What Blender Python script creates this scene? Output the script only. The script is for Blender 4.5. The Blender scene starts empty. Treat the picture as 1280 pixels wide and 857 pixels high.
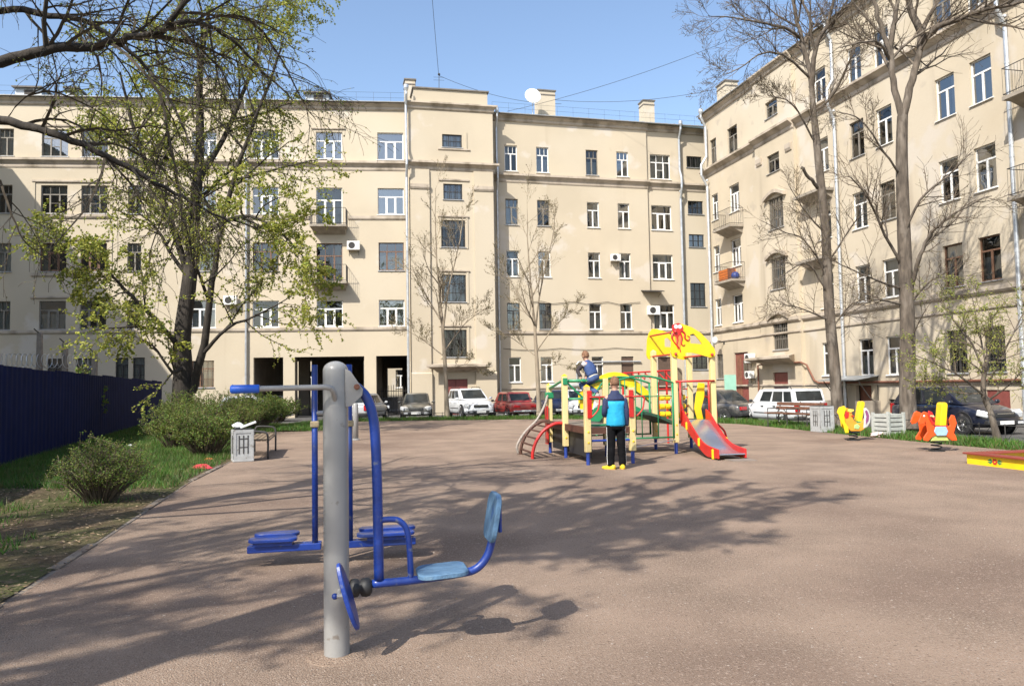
import bpy, math, random
import numpy as np
from mathutils import Vector, Matrix
rng = random.Random(7)
nrng = np.random.default_rng(7)
sc = bpy.context.scene
COL = sc.collection
V = Vector
# ------------------------------------------------------------------ camera
F = 976.0; PITCH = math.radians(3.2); ROLL = math.radians(1.0); EYE = 1.5
_f = V((0, math.cos(PITCH), math.sin(PITCH))); _u0 = V((0, -math.sin(PITCH), math.cos(PITCH))); _r0 = V((1, 0, 0))
_r = _r0*math.cos(ROLL) - _u0*math.sin(ROLL); _u = _r0*math.sin(ROLL) + _u0*math.cos(ROLL)
CAM = V((0, 0, EYE))
def ray(x, y): return _f + _r*((x-640)/F) - _u*((y-428.5)/F)
def G(x, y, z=0.0):
    d = ray(x, y); return CAM + d*((z-EYE)/d.z)
def at(x, y, Y):
    d = ray(x, y); return CAM + d*(Y/d.y)
cam = bpy.data.cameras.new('camera'); camo = bpy.data.objects.new('camera', cam); COL.objects.link(camo)
cam.sensor_width = 36; cam.lens = 36*F/1280; cam.clip_start = .05; cam.clip_end = 3000
M3 = Matrix((_r, _u, -_f)).transposed()
camo.matrix_world = Matrix.Translation(CAM) @ M3.to_4x4()
sc.camera = camo
# ------------------------------------------------------------------ light
SUNV = V((-.394, -.613, .684)).normalized()      # towards the sun
w = bpy.data.worlds.new('World'); sc.world = w; w.use_nodes = True
nt = w.node_tree; nt.nodes.clear()
sky = nt.nodes.new('ShaderNodeTexSky'); sky.sky_type = 'NISHITA'; sky.sun_disc = False
sky.sun_elevation = math.asin(SUNV.z); sky.sun_rotation = math.atan2(SUNV.x, SUNV.y)
sky.air_density = 1.0; sky.dust_density = 1.5; sky.ozone_density = 1.2
bg = nt.nodes.new('ShaderNodeBackground'); bg.inputs[1].default_value = .15
wo = nt.nodes.new('ShaderNodeOutputWorld')
nt.links.new(sky.outputs[0], bg.inputs[0]); nt.links.new(bg.outputs[0], wo.inputs[0])
sl = bpy.data.lights.new('sun', 'SUN'); sl.energy = 4.2; sl.angle = math.radians(.53); sl.color = (1, .95, .86)
so = bpy.data.objects.new('sun', sl); COL.objects.link(so); so.location = SUNV*60
so.rotation_euler = SUNV.to_track_quat('Z', 'Y').to_euler()
sc.view_settings.view_transform = 'Standard'; sc.view_settings.look = 'None'
sc.view_settings.exposure = .72; sc.view_settings.gamma = 1; sc.view_settings.use_curve_mapping = False
sc.render.engine = 'CYCLES'
cy = sc.cycles; cy.use_denoising = True; cy.max_bounces = 8; cy.transparent_max_bounces = 12; cy.glossy_bounces = 3
cy.diffuse_bounces = 3; cy.caustics_reflective = False; cy.caustics_refractive = False
# ------------------------------------------------------------------ materials
def mat(name, col, rough=.6, var=.12, scale=6., bump=0., bscale=None, metal=0., spec=.5, coat=0., stretch=None, col2=None, thr=None, detail=5, wear=None):
    """principled with noise variation; col2 = second colour mixed by a thresholded noise"""
    m = bpy.data.materials.new(name); m.use_nodes = True; n = m.node_tree; b = n.nodes['Principled BSDF']
    b.inputs['Roughness'].default_value = rough; b.inputs['Metallic'].default_value = metal
    b.inputs['Specular IOR Level'].default_value = spec; b.inputs['Coat Weight'].default_value = coat
    m.diffuse_color = (*col, 1)
    g = n.nodes.new('ShaderNodeNewGeometry'); mp = n.nodes.new('ShaderNodeMapping')
    n.links.new(g.outputs['Position'], mp.inputs['Vector'])
    if stretch: mp.inputs['Scale'].default_value = stretch
    t = n.nodes.new('ShaderNodeTexNoise'); t.inputs['Scale'].default_value = scale; t.inputs['Detail'].default_value = detail
    n.links.new(mp.outputs[0], t.inputs['Vector'])
    r = n.nodes.new('ShaderNodeMapRange'); r.inputs[1].default_value = .3; r.inputs[2].default_value = .7
    r.inputs[3].default_value = 1-var; r.inputs[4].default_value = 1+var
    n.links.new(t.outputs[0], r.inputs[0])
    mx = n.nodes.new('ShaderNodeVectorMath'); mx.operation = 'SCALE'
    mx.inputs[0].default_value = col
    n.links.new(r.outputs[0], mx.inputs['Scale'])
    out = mx.outputs[0]
    def blend(out, c2, sc_, lo, hi, st=None):
        t2 = n.nodes.new('ShaderNodeTexNoise'); t2.inputs['Scale'].default_value = sc_; t2.inputs['Detail'].default_value = 6
        mp2 = n.nodes.new('ShaderNodeMapping'); n.links.new(g.outputs['Position'], mp2.inputs['Vector'])
        mp2.inputs['Location'].default_value = (3.1, 7.7, 1.9)
        if st: mp2.inputs['Scale'].default_value = st
        n.links.new(mp2.outputs[0], t2.inputs['Vector'])
        r2 = n.nodes.new('ShaderNodeMapRange'); r2.inputs[1].default_value = lo; r2.inputs[2].default_value = hi
        n.links.new(t2.outputs[0], r2.inputs[0])
        m2 = n.nodes.new('ShaderNodeMix'); m2.data_type = 'RGBA'
        n.links.new(r2.outputs[0], m2.inputs['Factor']); n.links.new(out, m2.inputs['A']); m2.inputs['B'].default_value = (*c2, 1)
        return m2.outputs['Result']
    if col2: out = blend(out, col2, thr[0], thr[1], thr[2], thr[3] if len(thr) > 3 else None)
    for wv in (wear or []): out = blend(out, *wv)
    n.links.new(out, b.inputs['Base Color'])
    if bump:
        t3 = n.nodes.new('ShaderNodeTexNoise'); t3.inputs['Scale'].default_value = bscale or scale*3; t3.inputs['Detail'].default_value = 6
        n.links.new(mp.outputs[0], t3.inputs['Vector'])
        bp = n.nodes.new('ShaderNodeBump'); bp.inputs['Strength'].default_value = bump; bp.inputs['Distance'].default_value = .02
        n.links.new(t3.outputs[0], bp.inputs['Height']); n.links.new(bp.outputs[0], b.inputs['Normal'])
    return m
def leafmat(name, col, var=.35):
    m = mat(name, col, .6, var, 1.3); n = m.node_tree; b = n.nodes['Principled BSDF']
    src = b.inputs['Base Color'].links[0].from_socket
    tr = n.nodes.new('ShaderNodeBsdfTranslucent'); n.links.new(src, tr.inputs[0])
    mx = n.nodes.new('ShaderNodeMixShader'); mx.inputs[0].default_value = .4
    n.links.new(b.outputs[0], mx.inputs[1]); n.links.new(tr.outputs[0], mx.inputs[2])
    n.links.new(mx.outputs[0], n.nodes['Material Output'].inputs[0])
    return m
def glassmat(name, tint=(.55, .6, .62), base=.14):
    m = bpy.data.materials.new(name); m.use_nodes = True; n = m.node_tree; n.nodes.remove(n.nodes['Principled BSDF'])
    tr = n.nodes.new('ShaderNodeBsdfTransparent'); tr.inputs[0].default_value = (*tint, 1)
    gl = n.nodes.new('ShaderNodeBsdfGlossy'); gl.inputs['Roughness'].default_value = .015
    g = n.nodes.new('ShaderNodeNewGeometry'); t = n.nodes.new('ShaderNodeTexNoise'); t.inputs['Scale'].default_value = .9; t.inputs['Detail'].default_value = 1
    n.links.new(g.outputs['Position'], t.inputs['Vector'])
    bp = n.nodes.new('ShaderNodeBump'); bp.inputs['Strength'].default_value = .12; bp.inputs['Distance'].default_value = .1
    n.links.new(t.outputs[0], bp.inputs['Height']); n.links.new(bp.outputs[0], gl.inputs['Normal'])
    fr = n.nodes.new('ShaderNodeFresnel'); fr.inputs[0].default_value = 1.5
    ad = n.nodes.new('ShaderNodeMath'); ad.operation = 'MULTIPLY_ADD'; ad.inputs[1].default_value = 1.4; ad.inputs[2].default_value = base; ad.use_clamp = True
    n.links.new(fr.outputs[0], ad.inputs[0])
    mx = n.nodes.new('ShaderNodeMixShader'); n.links.new(ad.outputs[0], mx.inputs[0])
    n.links.new(tr.outputs[0], mx.inputs[1]); n.links.new(gl.outputs[0], mx.inputs[2])
    n.links.new(mx.outputs[0], n.nodes['Material Output'].inputs[0])
    return m
MT = {}
PLASTER = (.505, .433, .325)
MT['plaster'] = mat('cream plaster', PLASTER, .9, .06, .35, .25, 9, spec=.2,
    col2=(.525, .457, .352), thr=(.16, .45, .62),
    wear=[((.38, .31, .22), .55, .65, .98, (1.8, 1.8, .10)), ((.45, .38, .28), .9, .68, .82), ((.55, .49, .41), .5, .60, .66)])
MT['plaster_old'] = mat('weathered cream plaster', (.50, .425, .315), .9, .09, .4, .3, 9, spec=.2,
    col2=(.53, .46, .355), thr=(.2, .42, .6),
    wear=[((.32, .265, .20), .6, .57, .88, (1.5, 1.5, .13)), ((.39, .335, .27), .9, .60, .74), ((.54, .48, .40), .45, .58, .64)])
MT['trim'] = mat('cornice plaster', (.47, .40, .32), .9, .08, .8, .3, 12, spec=.2,
    wear=[((.24, .20, .15), 1.3, .46, .70, (1, 1, .5))])
MT['coping'] = mat('dirty sheet coping', (.17, .15, .13), .7, .2, 2., spec=.4)
MT['dark_in'] = mat('dim room', (.06, .05, .042), .9, .4, .6)  # dimness of unlit rooms put into the colour of the sheets behind the windows
MT['passage'] = mat('dark passage plaster', (.17, .14, .11), .9, .3, .7)  # dark passage interior put into the plaster colour
MT['white'] = mat('white window paint', (.78, .77, .74), .5, .05, 3)
MT['brownwood'] = mat('old brown window paint', (.16, .085, .05), .6, .2, 5)
MT['greywood'] = mat('faded grey window paint', (.20, .18, .15), .7, .2, 5)
MT['curtain'] = mat('pale curtain', (.72, .70, .64), .9, .12, 2.5)
MT['curtain2'] = mat('beige curtain', (.42, .37, .30), .9, .15, 2.5)
MT['glass'] = glassmat('window glass'); MT['glass2'] = glassmat('dull window glass', (.5, .54, .55), .05); MT['glass3'] = glassmat('bright window glass', (.55, .6, .62), .26)
MT['carglass'] = glassmat('car glass', (.22, .25, .25), .08)
MT['zinc'] = mat('galvanised downpipe', (.52, .54, .56), .38, .15, 4, metal=.55)
MT['roofmetal'] = mat('grey sheet roof', (.34, .36, .37), .45, .12, 1.2, metal=.4)
MT['iron'] = mat('dark iron', (.045, .042, .04), .6, .2, 5)
MT['rust'] = mat('rusty brown pipe paint', (.19, .075, .045), .7, .25, 5)
MT['reddoor'] = mat('maroon door', (.20, .055, .045), .55, .15, 4)
MT['slab'] = mat('balcony concrete', (.30, .26, .21), .9, .2, 3)
MT['acwhite'] = mat('white plastic', (.74, .73, .70), .45, .06, 5)
MT['black'] = mat('black rubber', (.018, .018, .019), .6, .2, 8)
MT['asphalt'] = mat('grey driveway asphalt', (.085, .082, .078), .9, .2, 3, .4, 60)
# ------------------------------------------------------------------ mesh builder
class MB:
    def __init__(s): s.v = []; s.f = []; s.mi = []; s.cur = 0
    def add(s, vs, fs):
        o = len(s.v); s.v.extend([tuple(p) for p in vs]); s.f.extend([tuple(i+o for i in f) for f in fs]); s.mi.extend([s.cur]*len(fs)); return s
    def box(s, a, b, M=None):
        x0, y0, z0 = a; x1, y1, z1 = b
        vs = [V(p) for p in ((x0,y0,z0),(x1,y0,z0),(x1,y1,z0),(x0,y1,z0),(x0,y0,z1),(x1,y0,z1),(x1,y1,z1),(x0,y1,z1))]
        if M: vs = [M @ p for p in vs]
        return s.add(vs, [(0,3,2,1),(4,5,6,7),(0,1,5,4),(1,2,6,5),(2,3,7,6),(3,0,4,7)])
    def cbox(s, c, d, M=None):
        return s.box([c[i]-d[i]/2 for i in range(3)], [c[i]+d[i]/2 for i in range(3)], M)
    def prism(s, poly, t, M=None, y0=0.):
        """2-D outline (x,z) extruded along y from y0 to y0+t"""
        n = len(poly); vs = [V((p[0], y0, p[1])) for p in poly]+[V((p[0], y0+t, p[1])) for p in poly]
        if M: vs = [M @ p for p in vs]
        fs = [tuple(range(n)), tuple(range(2*n-1, n-1, -1))]+[(i, i+n, (i+1) % n+n, (i+1) % n) for i in range(n)]
        return s.add(vs, fs)
    def tube(s, path, r, n=8, caps=True, closed=False):
        P = [V(p) for p in path]; m = len(P)
        R = r if isinstance(r, (list, tuple)) else [r]*m
        d0 = (P[1]-P[0]).normalized(); a = V((0,0,1)) if abs(d0.z) < .9 else V((1,0,0)); x = d0.cross(a).normalized()
        vs = []
        for i in range(m):
            if closed: d = (P[(i+1) % m]-P[i-1]).normalized()
            else:
                d = (P[min(i+1, m-1)]-P[max(i-1, 0)])
                d = d.normalized() if d.length > 1e-9 else d0
            x = x-d*x.dot(d); x = x.normalized() if x.length > 1e-6 else d.orthogonal().normalized(); y = d.cross(x)
            for k in range(n):
                t = 2*math.pi*k/n; vs.append(P[i]+(x*math.cos(t)+y*math.sin(t))*R[i])
        fs = []
        for i in range(m if closed else m-1):
            j = (i+1) % m
            for k in range(n): fs.append((i*n+k, i*n+(k+1) % n, j*n+(k+1) % n, j*n+k))
        if caps and not closed: fs += [tuple(range(n-1, -1, -1)), tuple((m-1)*n+k for k in range(n))]
        return s.add(vs, fs)
    def twig(s, P, R):
        """fast 3-sided tube"""
        m = len(P); d = P[-1]-P[0]
        if d.length < 1e-6: return
        x = d.orthogonal().normalized(); y = d.normalized().cross(x); o = len(s.v)
        k1 = x*-.5+y*.866; k2 = x*-.5-y*.866
        for p, r in zip(P, R):
            s.v.append((p+x*r)[:]); s.v.append((p+k1*r)[:]); s.v.append((p+k2*r)[:])
        for i in range(m-1):
            a = o+i*3; b = a+3
            s.f += [(a, a+1, b+1, b), (a+1, a+2, b+2, b+1), (a+2, a, b, b+2)]
        s.mi += [s.cur]*(3*(m-1))
    def lathe(s, prof, n=16, M=None):
        vs = []; m = len(prof)
        for (r, z) in prof:
            for k in range(n):
                t = 2*math.pi*k/n; p = V((r*math.cos(t), r*math.sin(t), z)); vs.append(M @ p if M else p)
        fs = [(i*n+k, i*n+(k+1) % n, (i+1)*n+(k+1) % n, (i+1)*n+k) for i in range(m-1) for k in range(n)]
        if prof[0][0] > 1e-6: fs.append(tuple(range(n-1, -1, -1)))
        if prof[-1][0] > 1e-6: fs.append(tuple((m-1)*n+k for k in range(n)))
        return s.add(vs, fs)
    def ball(s, c, r, n=12, M=None):
        rr = r if isinstance(r, (list, tuple)) else (r, r, r)
        prof = [(math.sin(math.pi*i/(n//2)), -math.cos(math.pi*i/(n//2))) for i in range(n//2+1)]
        prof[0] = (1e-4, -1); prof[-1] = (1e-4, 1)
        T = Matrix.Translation(V(c)) @ (M or Matrix.Identity(4)) @ Matrix.Diagonal((*rr, 1))
        return s.lathe(prof, n, T)
    def loft(s, rings, caps=True):
        n = len(rings[0]); vs = [p for r in rings for p in r]
        fs = [(i*n+k, i*n+(k+1) % n, (i+1)*n+(k+1) % n, (i+1)*n+k) for i in range(len(rings)-1) for k in range(n)]
        if caps: fs += [tuple(range(n-1, -1, -1)), tuple((len(rings)-1)*n+k for k in range(n))]
        return s.add(vs, fs)
    def mesh(s, name, mats, smooth=False):
        me = bpy.data.meshes.new(name); me.from_pydata(s.v, [], s.f)
        for m in (mats if isinstance(mats, (list, tuple)) else [mats]): me.materials.append(m)
        if isinstance(mats, (list, tuple)) and len(mats) > 1: me.polygons.foreach_set('material_index', s.mi)
        if smooth: me.polygons.foreach_set('use_smooth', [True]*len(me.polygons))
        me.update(); return me
    def build(s, name, mats, parent=None, smooth=False, bev=0, sub=0, loc=None, rz=0., angle=None):
        o = bpy.data.objects.new(name, s.mesh(name, mats, smooth)); COL.objects.link(o)
        if parent: o.parent = parent
        if loc is not None: o.location = loc
        if rz: o.rotation_euler = (0, 0, rz)
        if bev:
            b = o.modifiers.new('b', 'BEVEL'); b.width = bev; b.segments = 2; b.limit_method = 'ANGLE'; b.angle_limit = math.radians(40)
        if sub:
            b = o.modifiers.new('s', 'SUBSURF'); b.levels = sub; b.render_levels = sub
        return o
def inst(me, name, parent, loc, rz=0., scale=None):
    o = bpy.data.objects.new(name, me); COL.objects.link(o); o.parent = parent; o.location = loc; o.rotation_euler = (0, 0, rz)
    if scale: o.scale = scale
    return o
def tag(o, label=None, cat=None, group=None, kind=None):
    if label: o['label'] = label
    if cat: o['category'] = cat
    if group: o['group'] = group
    if kind: o['kind'] = kind
    return o
def thing(name, label, cat, loc=(0, 0, 0), rz=0., group=None):
    o = bpy.data.objects.new(name, None); COL.objects.link(o); o.location = loc; o.rotation_euler = (0, 0, rz); o.empty_display_size = .2
    return tag(o, label, cat, group)
def copy_thing(o, parent=None):
    c = o.copy(); COL.objects.link(c); c.parent = parent
    for ch in list(o.children): copy_thing(ch, c)
    return c
def smooth_path(P, k=4):
    P = [V(p) for p in P]; out = []
    for i in range(len(P)-1):
        a = P[max(i-1, 0)]; b = P[i]; c = P[i+1]; d = P[min(i+2, len(P)-1)]
        for j in range(k):
            t = j/k; out.append(.5*((2*b)+(c-a)*t+(2*a-5*b+4*c-d)*t*t+(3*b-a-3*c+d)*t**3))
    out.append(P[-1]); return out
def rrect(w_, h_, r, n=4):
    pts = []
    for cx, cy, a0 in ((w_/2-r, h_/2-r, 0), (-w_/2+r, h_/2-r, 90), (-w_/2+r, -h_/2+r, 180), (w_/2-r, -h_/2+r, 270)):
        for i in range(n+1):
            t = math.radians(a0+90*i/n); pts.append((cx+r*math.cos(t), cy+r*math.sin(t)))
    return pts
# ------------------------------------------------------------------ ground
DRZ = -.22
def poly_obj(name, pts, m, z=None, kind='structure', sub=None):
    b = MB(); vs = [V((p[0], p[1], p[2] if z is None and len(p) > 2 else (z or 0))) for p in pts]
    b.add(vs, [tuple(range(len(vs)))]); return tag(b.build(name, m), kind=kind)
MT['gravel'] = mat('brown sand and gravel', (.285, .204, .150), .95, .25, 1.1, .9, 95, spec=.15,
    col2=(.33, .255, .195), thr=(60., .48, .66),
    wear=[((.185, .128, .097), .35, .5, .72), ((.40, .305, .24), 54., .575, .70), ((.13, .088, .064), 48., .60, .72), ((.42, .34, .275), 90., .61, .70), ((.085, .06, .047), 110., .61, .70)])
MT['lawnsoil'] = mat('lawn soil', (.105, .078, .048), .95, .3, 2.5, .8, 40, spec=.1,
    col2=(.075, .078, .032), thr=(.8, .42, .6), wear=[((.17, .13, .085), 9., .55, .72)])
MT['stripsoil'] = mat('strip soil', (.06, .075, .025), .95, .3, 2.5, .6, 40, spec=.1)
MT['kerb'] = mat('worn concrete kerb', (.21, .175, .14), .95, .2, 4, .6, 40, col2=(.15, .11, .08), thr=(1.8, .48, .62))
poly_obj('ground', [(-600, -600), (600, -600), (600, 600), (-600, 600)], MT['stripsoil'], -.30)
poly_obj('driveway', [(-46, 20), (40, 2), (40, 80), (-46, 80)], MT['asphalt'], DRZ)
FRONT = [G(*p) for p in ((330, 540), (372, 530), (430, 527), (520, 525.5), (690, 523.5), (800, 524.5), (930, 530), (1040, 541), (1100, 547), (1190, 556), (1290, 564.5))]
FRONT.append(V((FRONT[-1].x+2.6, 4, 0))); FRONT.append(V((FRONT[-1].x+1.6, -12, 0)))
KERB = [V((-1.2, -12, 0)), V((-2.9, 2, 0)), G(0, 757), G(120, 680), G(240, 601), G(292, 575), FRONT[0]]
b = MB()
# playground surface as a fine, slightly uneven sheet
NX, NY = 80, 120
def edge_x(chain, y):
    for a, c in zip(chain, chain[1:]):
        if (a.y-y)*(c.y-y) <= 0 and a.y != c.y: return a.x+(c.x-a.x)*(y-a.y)/(c.y-a.y)
    return None
def bumpy(x, y): return .012*math.sin(x*1.3+.7*math.sin(y*.9))*math.sin(y*1.1+1.)+.008*math.sin(x*3.1+y*2.3)
left_chain = KERB; right_chain = FRONT[::-1]
pts = [V((p.x, p.y, 0)) for p in KERB[:-1]]+[V((p.x, p.y, 0)) for p in FRONT]
import bmesh
bm = bmesh.new(); vsb = [bm.verts.new(p) for p in pts]; bm.faces.new(vsb)
bmesh.ops.triangulate(bm, faces=bm.faces[:])
bmesh.ops.subdivide_edges(bm, edges=bm.edges[:], cuts=0)
me = bpy.data.meshes.new('playground_ground'); bm.to_mesh(me); bm.free(); me.materials.append(MT['gravel'])
o = bpy.data.objects.new('playground_ground', me); COL.objects.link(o); tag(o, kind='structure')
# grass strip that falls from the playground edge to the driveway
b = MB(); back = []
for i, p in enumerate(FRONT):
    q = FRONT[min(i+1, len(FRONT)-1)]; a = FRONT[max(i-1, 0)]
    d = (q-a); d.z = 0; d.normalize(); n = V((-d.y, d.x, 0)) if True else None
    wd = 2.6 if i < 7 else 2.2
    if i == 0: wd = 3.0
    back.append(p+n*wd if n.dot(V((.5, 1, 0))) > 0 else p-n*wd)
STRIP_BACK = back
n_ = len(FRONT); mid = [(FRONT[i]*.75+back[i]*.25)+V((0, 0, .05)) for i in range(n_)]; mid2 = [(FRONT[i]*.35+back[i]*.65)+V((0, 0, -.03)) for i in range(n_)]
rows = [[p+V((0, 0, -.02)) for p in FRONT], mid, mid2, [p+V((0, 0, DRZ-.03)) for p in back]]
vs = [p for r_ in rows for p in r_]; fs = []
for k in range(3):
    for i in range(n_-1): fs.append((k*n_+i, k*n_+i+1, (k+1)*n_+i+1, (k+1)*n_+i))
b.add(vs, fs); tag(b.build('lawn_strip', MT['stripsoil'], smooth=True), kind='structure')
# left lawn
LAWN = [V((-14, -12, 0))]+[]
b = MB(); inner = [V((p.x-.02, p.y, .012)) for p in KERB[:-1]]+[V((FRONT[0].x, FRONT[0].y, .012)), V((-9.2, 36, -.05)), V((-9.8, 42, DRZ-.02))]
outer = [V((p.x-22, p.y, .03)) for p in inner[:-2]]+[V((-34, 36, -.05)), V((-34, 42, DRZ-.02))]
vs = inner+outer; m_ = len(inner)
b.add(vs, [(i, i+1, m_+i+1, m_+i) for i in range(m_-1)]); tag(b.build('lawn', MT['lawnsoil'], smooth=True), kind='structure')
# flush kerb between lawn and playground, in worn pieces
b = MB()
ch = KERB
for a, c in zip(ch, ch[1:]):
    L_ = (c-a).length; n = max(1, int(L_/1.0)); d = (c-a).normalized(); nn = V((-d.y, d.x, 0))
    for k in range(n):
        p = a+d*(L_*k/n+.015); q = a+d*(L_*(k+1)/n-.015); h = .012+rng.uniform(-.012, .010); wd = .075
        o1 = nn*rng.uniform(-.012, .012); M = Matrix.Identity(4)
        vs = [p+o1-nn*.02, q+o1-nn*.02, q+o1+nn*wd, p+o1+nn*wd]
        vs = [v_+V((0, 0, -.05)) for v_ in vs]+[v_+V((0, 0, h)) for v_ in vs]
        b.add(vs, [(0,3,2,1),(4,5,6,7),(0,1,5,4),(1,2,6,5),(2,3,7,6),(3,0,4,7)])
tag(b.build('kerb', MT['kerb'], bev=.008), kind='structure')
# ------------------------------------------------------------------ grass blades (stuff)
def vnoise(x, y):
    return (np.sin(x*1.7+2*np.sin(y*.6))*np.sin(y*1.9+1.3*np.sin(x*.8))+.6*np.sin(x*4.1+y*2.7)*np.sin(y*4.7-x*1.1)+.3*np.sin(x*9.7-y*6.1))/1.9
def blades(name, xy, z, h, wd, mats):
    n = len(xy); a = nrng.uniform(0, 6.283, n); ln = nrng.normal(0, .45, (n, 2))*h[:, None]
    dx = np.cos(a)*wd/2; dy = np.sin(a)*wd/2
    v = np.zeros((n, 3, 3)); v[:, 0, 0] = xy[:, 0]-dx; v[:, 0, 1] = xy[:, 1]-dy; v[:, 1, 0] = xy[:, 0]+dx; v[:, 1, 1] = xy[:, 1]+dy
    v[:, 2, 0] = xy[:, 0]+ln[:, 0]; v[:, 2, 1] = xy[:, 1]+ln[:, 1]
    v[:, 0, 2] = z; v[:, 1, 2] = z; v[:, 2, 2] = z+h
    me = bpy.data.meshes.new(name); me.vertices.add(3*n); me.vertices.foreach_set('co', v.ravel())
    me.loops.add(3*n); me.loops.foreach_set('vertex_index', np.arange(3*n)); me.polygons.add(n)
    me.polygons.foreach_set('loop_start', np.arange(0, 3*n, 3)); me.polygons.foreach_set('loop_total', np.full(n, 3))
    for m in mats: me.materials.append(m)
    me.polygons.foreach_set('material_index', nrng.integers(0, len(mats), n)); me.update(); me.validate()
    o = bpy.data.objects.new(name, me); COL.objects.link(o); return tag(o, kind='stuff')
GR = [leafmat('fresh grass', (.085, .19, .022)), leafmat('deep grass', (.05, .14, .018)), leafmat('dry grass', (.15, .15, .05))]
def pts_in_strip(n, t0, t1):
    seg = [(FRONT[i], FRONT[i+1], back[i], back[i+1]) for i in range(len(FRONT)-2)]
    ar = np.array([(s_[1]-s_[0]).length for s_ in seg]); ar /= ar.sum()
    k = nrng.choice(len(seg), n, p=ar); u = nrng.random(n); t = nrng.uniform(t0, t1, n)**1.15; A = np.array([[list(p[:2]) for p in s_] for s_ in seg])
    f0 = A[k, 0]*(1-u)[:, None]+A[k, 1]*u[:, None]; b0 = A[k, 2]*(1-u)[:, None]+A[k, 3]*u[:, None]
    xy = f0*(1-t)[:, None]+b0*t[:, None]
    z = np.interp(t, [0, .25, .65, 1], [-.03, .045, -.04, DRZ-.04]); return xy, z
xy, z = pts_in_strip(52000, 0, 1)
keep = vnoise(xy[:, 0], xy[:, 1]) > nrng.uniform(-1.2, .2, len(xy)); xy = xy[keep]; z = z[keep]
xy += nrng.normal(0, .04, xy.shape)
blades('grass', xy, z, nrng.uniform(.08, .20, len(xy)), .028, GR[:2]+GR[:1]+GR[2:])
# left lawn grass: thick towards the fence, thin and bald near the kerb
n = 330000
y = nrng.uniform(4, 34, n)**1.0; x = np.empty(n)
kx = np.interp(y, [p.y for p in KERB], [p.x for p in KERB]); u = nrng.random(n)*12.0+.1; x = kx-u
d = vnoise(x*1.1, y*.9)
dens = np.where(y > 12.2+.12*u, .9, .10)+d*.35+np.where(u < .7, -.25, 0)
dens = np.where((y < 12) & (d < .15), dens-.12, dens)
keep = nrng.random(n) < np.clip(dens, 0, 1)*np.clip(18/y, .4, 1); xy = np.stack([x, y], 1)[keep]
hh = nrng.uniform(.05, .15, len(xy))*np.clip(.55+xy[:, 1]/30, .5, 1.2)
blades('lawn_grass', xy, .01, hh, .016, GR)
# loose pale stones and scraps on the sand
b = MB(); 
for i in range(4200):
    yy = 2.6+rng.random()**1.7*22; xx = rng.uniform(-.75, .7)*yy
    kxx = np.interp(yy, [p.y for p in KERB], [p.x for p in KERB])
    if xx < kxx+.15 or xx > 8: continue
    r = rng.uniform(.0015, .0065)*(1+yy*.035)
    M = Matrix.Translation((xx, yy, .001)) @ Matrix.Rotation(rng.uniform(0, 6), 4, 'Z') @ Matrix.Diagonal((r*rng.uniform(.8, 1.6), r, r*.6, 1))
    vs = [M @ V(p) for p in ((1,0,0),(.3,.9,0),(-.8,.6,0),(-.9,-.5,0),(.2,-1,0),(.1,.1,1))]
    b.cur = 1 if rng.random() < .2 else 0
    b.add(vs, [(0,1,5),(1,2,5),(2,3,5),(3,4,5),(4,0,5)])
o = b.build('gravel', [mat('grey pebble', (.30, .25, .21), .9, .3, 30), mat('pale chip', (.38, .33, .28), .9, .2, 30)]); tag(o, kind='stuff')

# dead leaves on the bare part of the lawn and along its edge
def litter(name, n, x0, x1, y0, y1, sz, mats):
    y = y0+(y1-y0)*nrng.random(n)**1.2; kx = np.interp(y, [p.y for p in KERB], [p.x for p in KERB]); x = kx+x0+(x1-x0)*nrng.random(n)
    k = vnoise(x*1.6+4, y*1.3) > nrng.uniform(-1.3, .9, n); x = x[k]; y = y[k]; n = len(x); a = nrng.uniform(0, 6.28, n); s_ = nrng.uniform(.5, 1.3, n)*sz; tl = nrng.normal(0, .35, (n, 4))
    v = np.zeros((n, 4, 3)); 
    for q, (dx, dy) in enumerate(((1, 0), (0, .55), (-1, 0), (0, -.55))):
        v[:, q, 0] = x+(dx*np.cos(a)-dy*np.sin(a))*s_; v[:, q, 1] = y+(dx*np.sin(a)+dy*np.cos(a))*s_; v[:, q, 2] = .022+np.abs(tl[:, q])*s_*.8
    me = bpy.data.meshes.new(name); me.from_pydata(v.reshape(-1, 3).tolist(), [], np.arange(4*n).reshape(-1, 4).tolist())
    for m in mats: me.materials.append(m)
    me.polygons.foreach_set('material_index', nrng.integers(0, len(mats), n)); me.update(); o = bpy.data.objects.new(name, me); COL.objects.link(o); tag(o, kind='stuff')
DL = [mat('dead leaf', (.17, .11, .06), .85, .4, 20), mat('pale dead leaf', (.27, .20, .12), .85, .3, 20), mat('dark dead leaf', (.07, .045, .03), .85, .3, 20)]
litter('leaf_litter', 26000, -7.5, .05, 4.2, 19, .022, DL)
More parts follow.
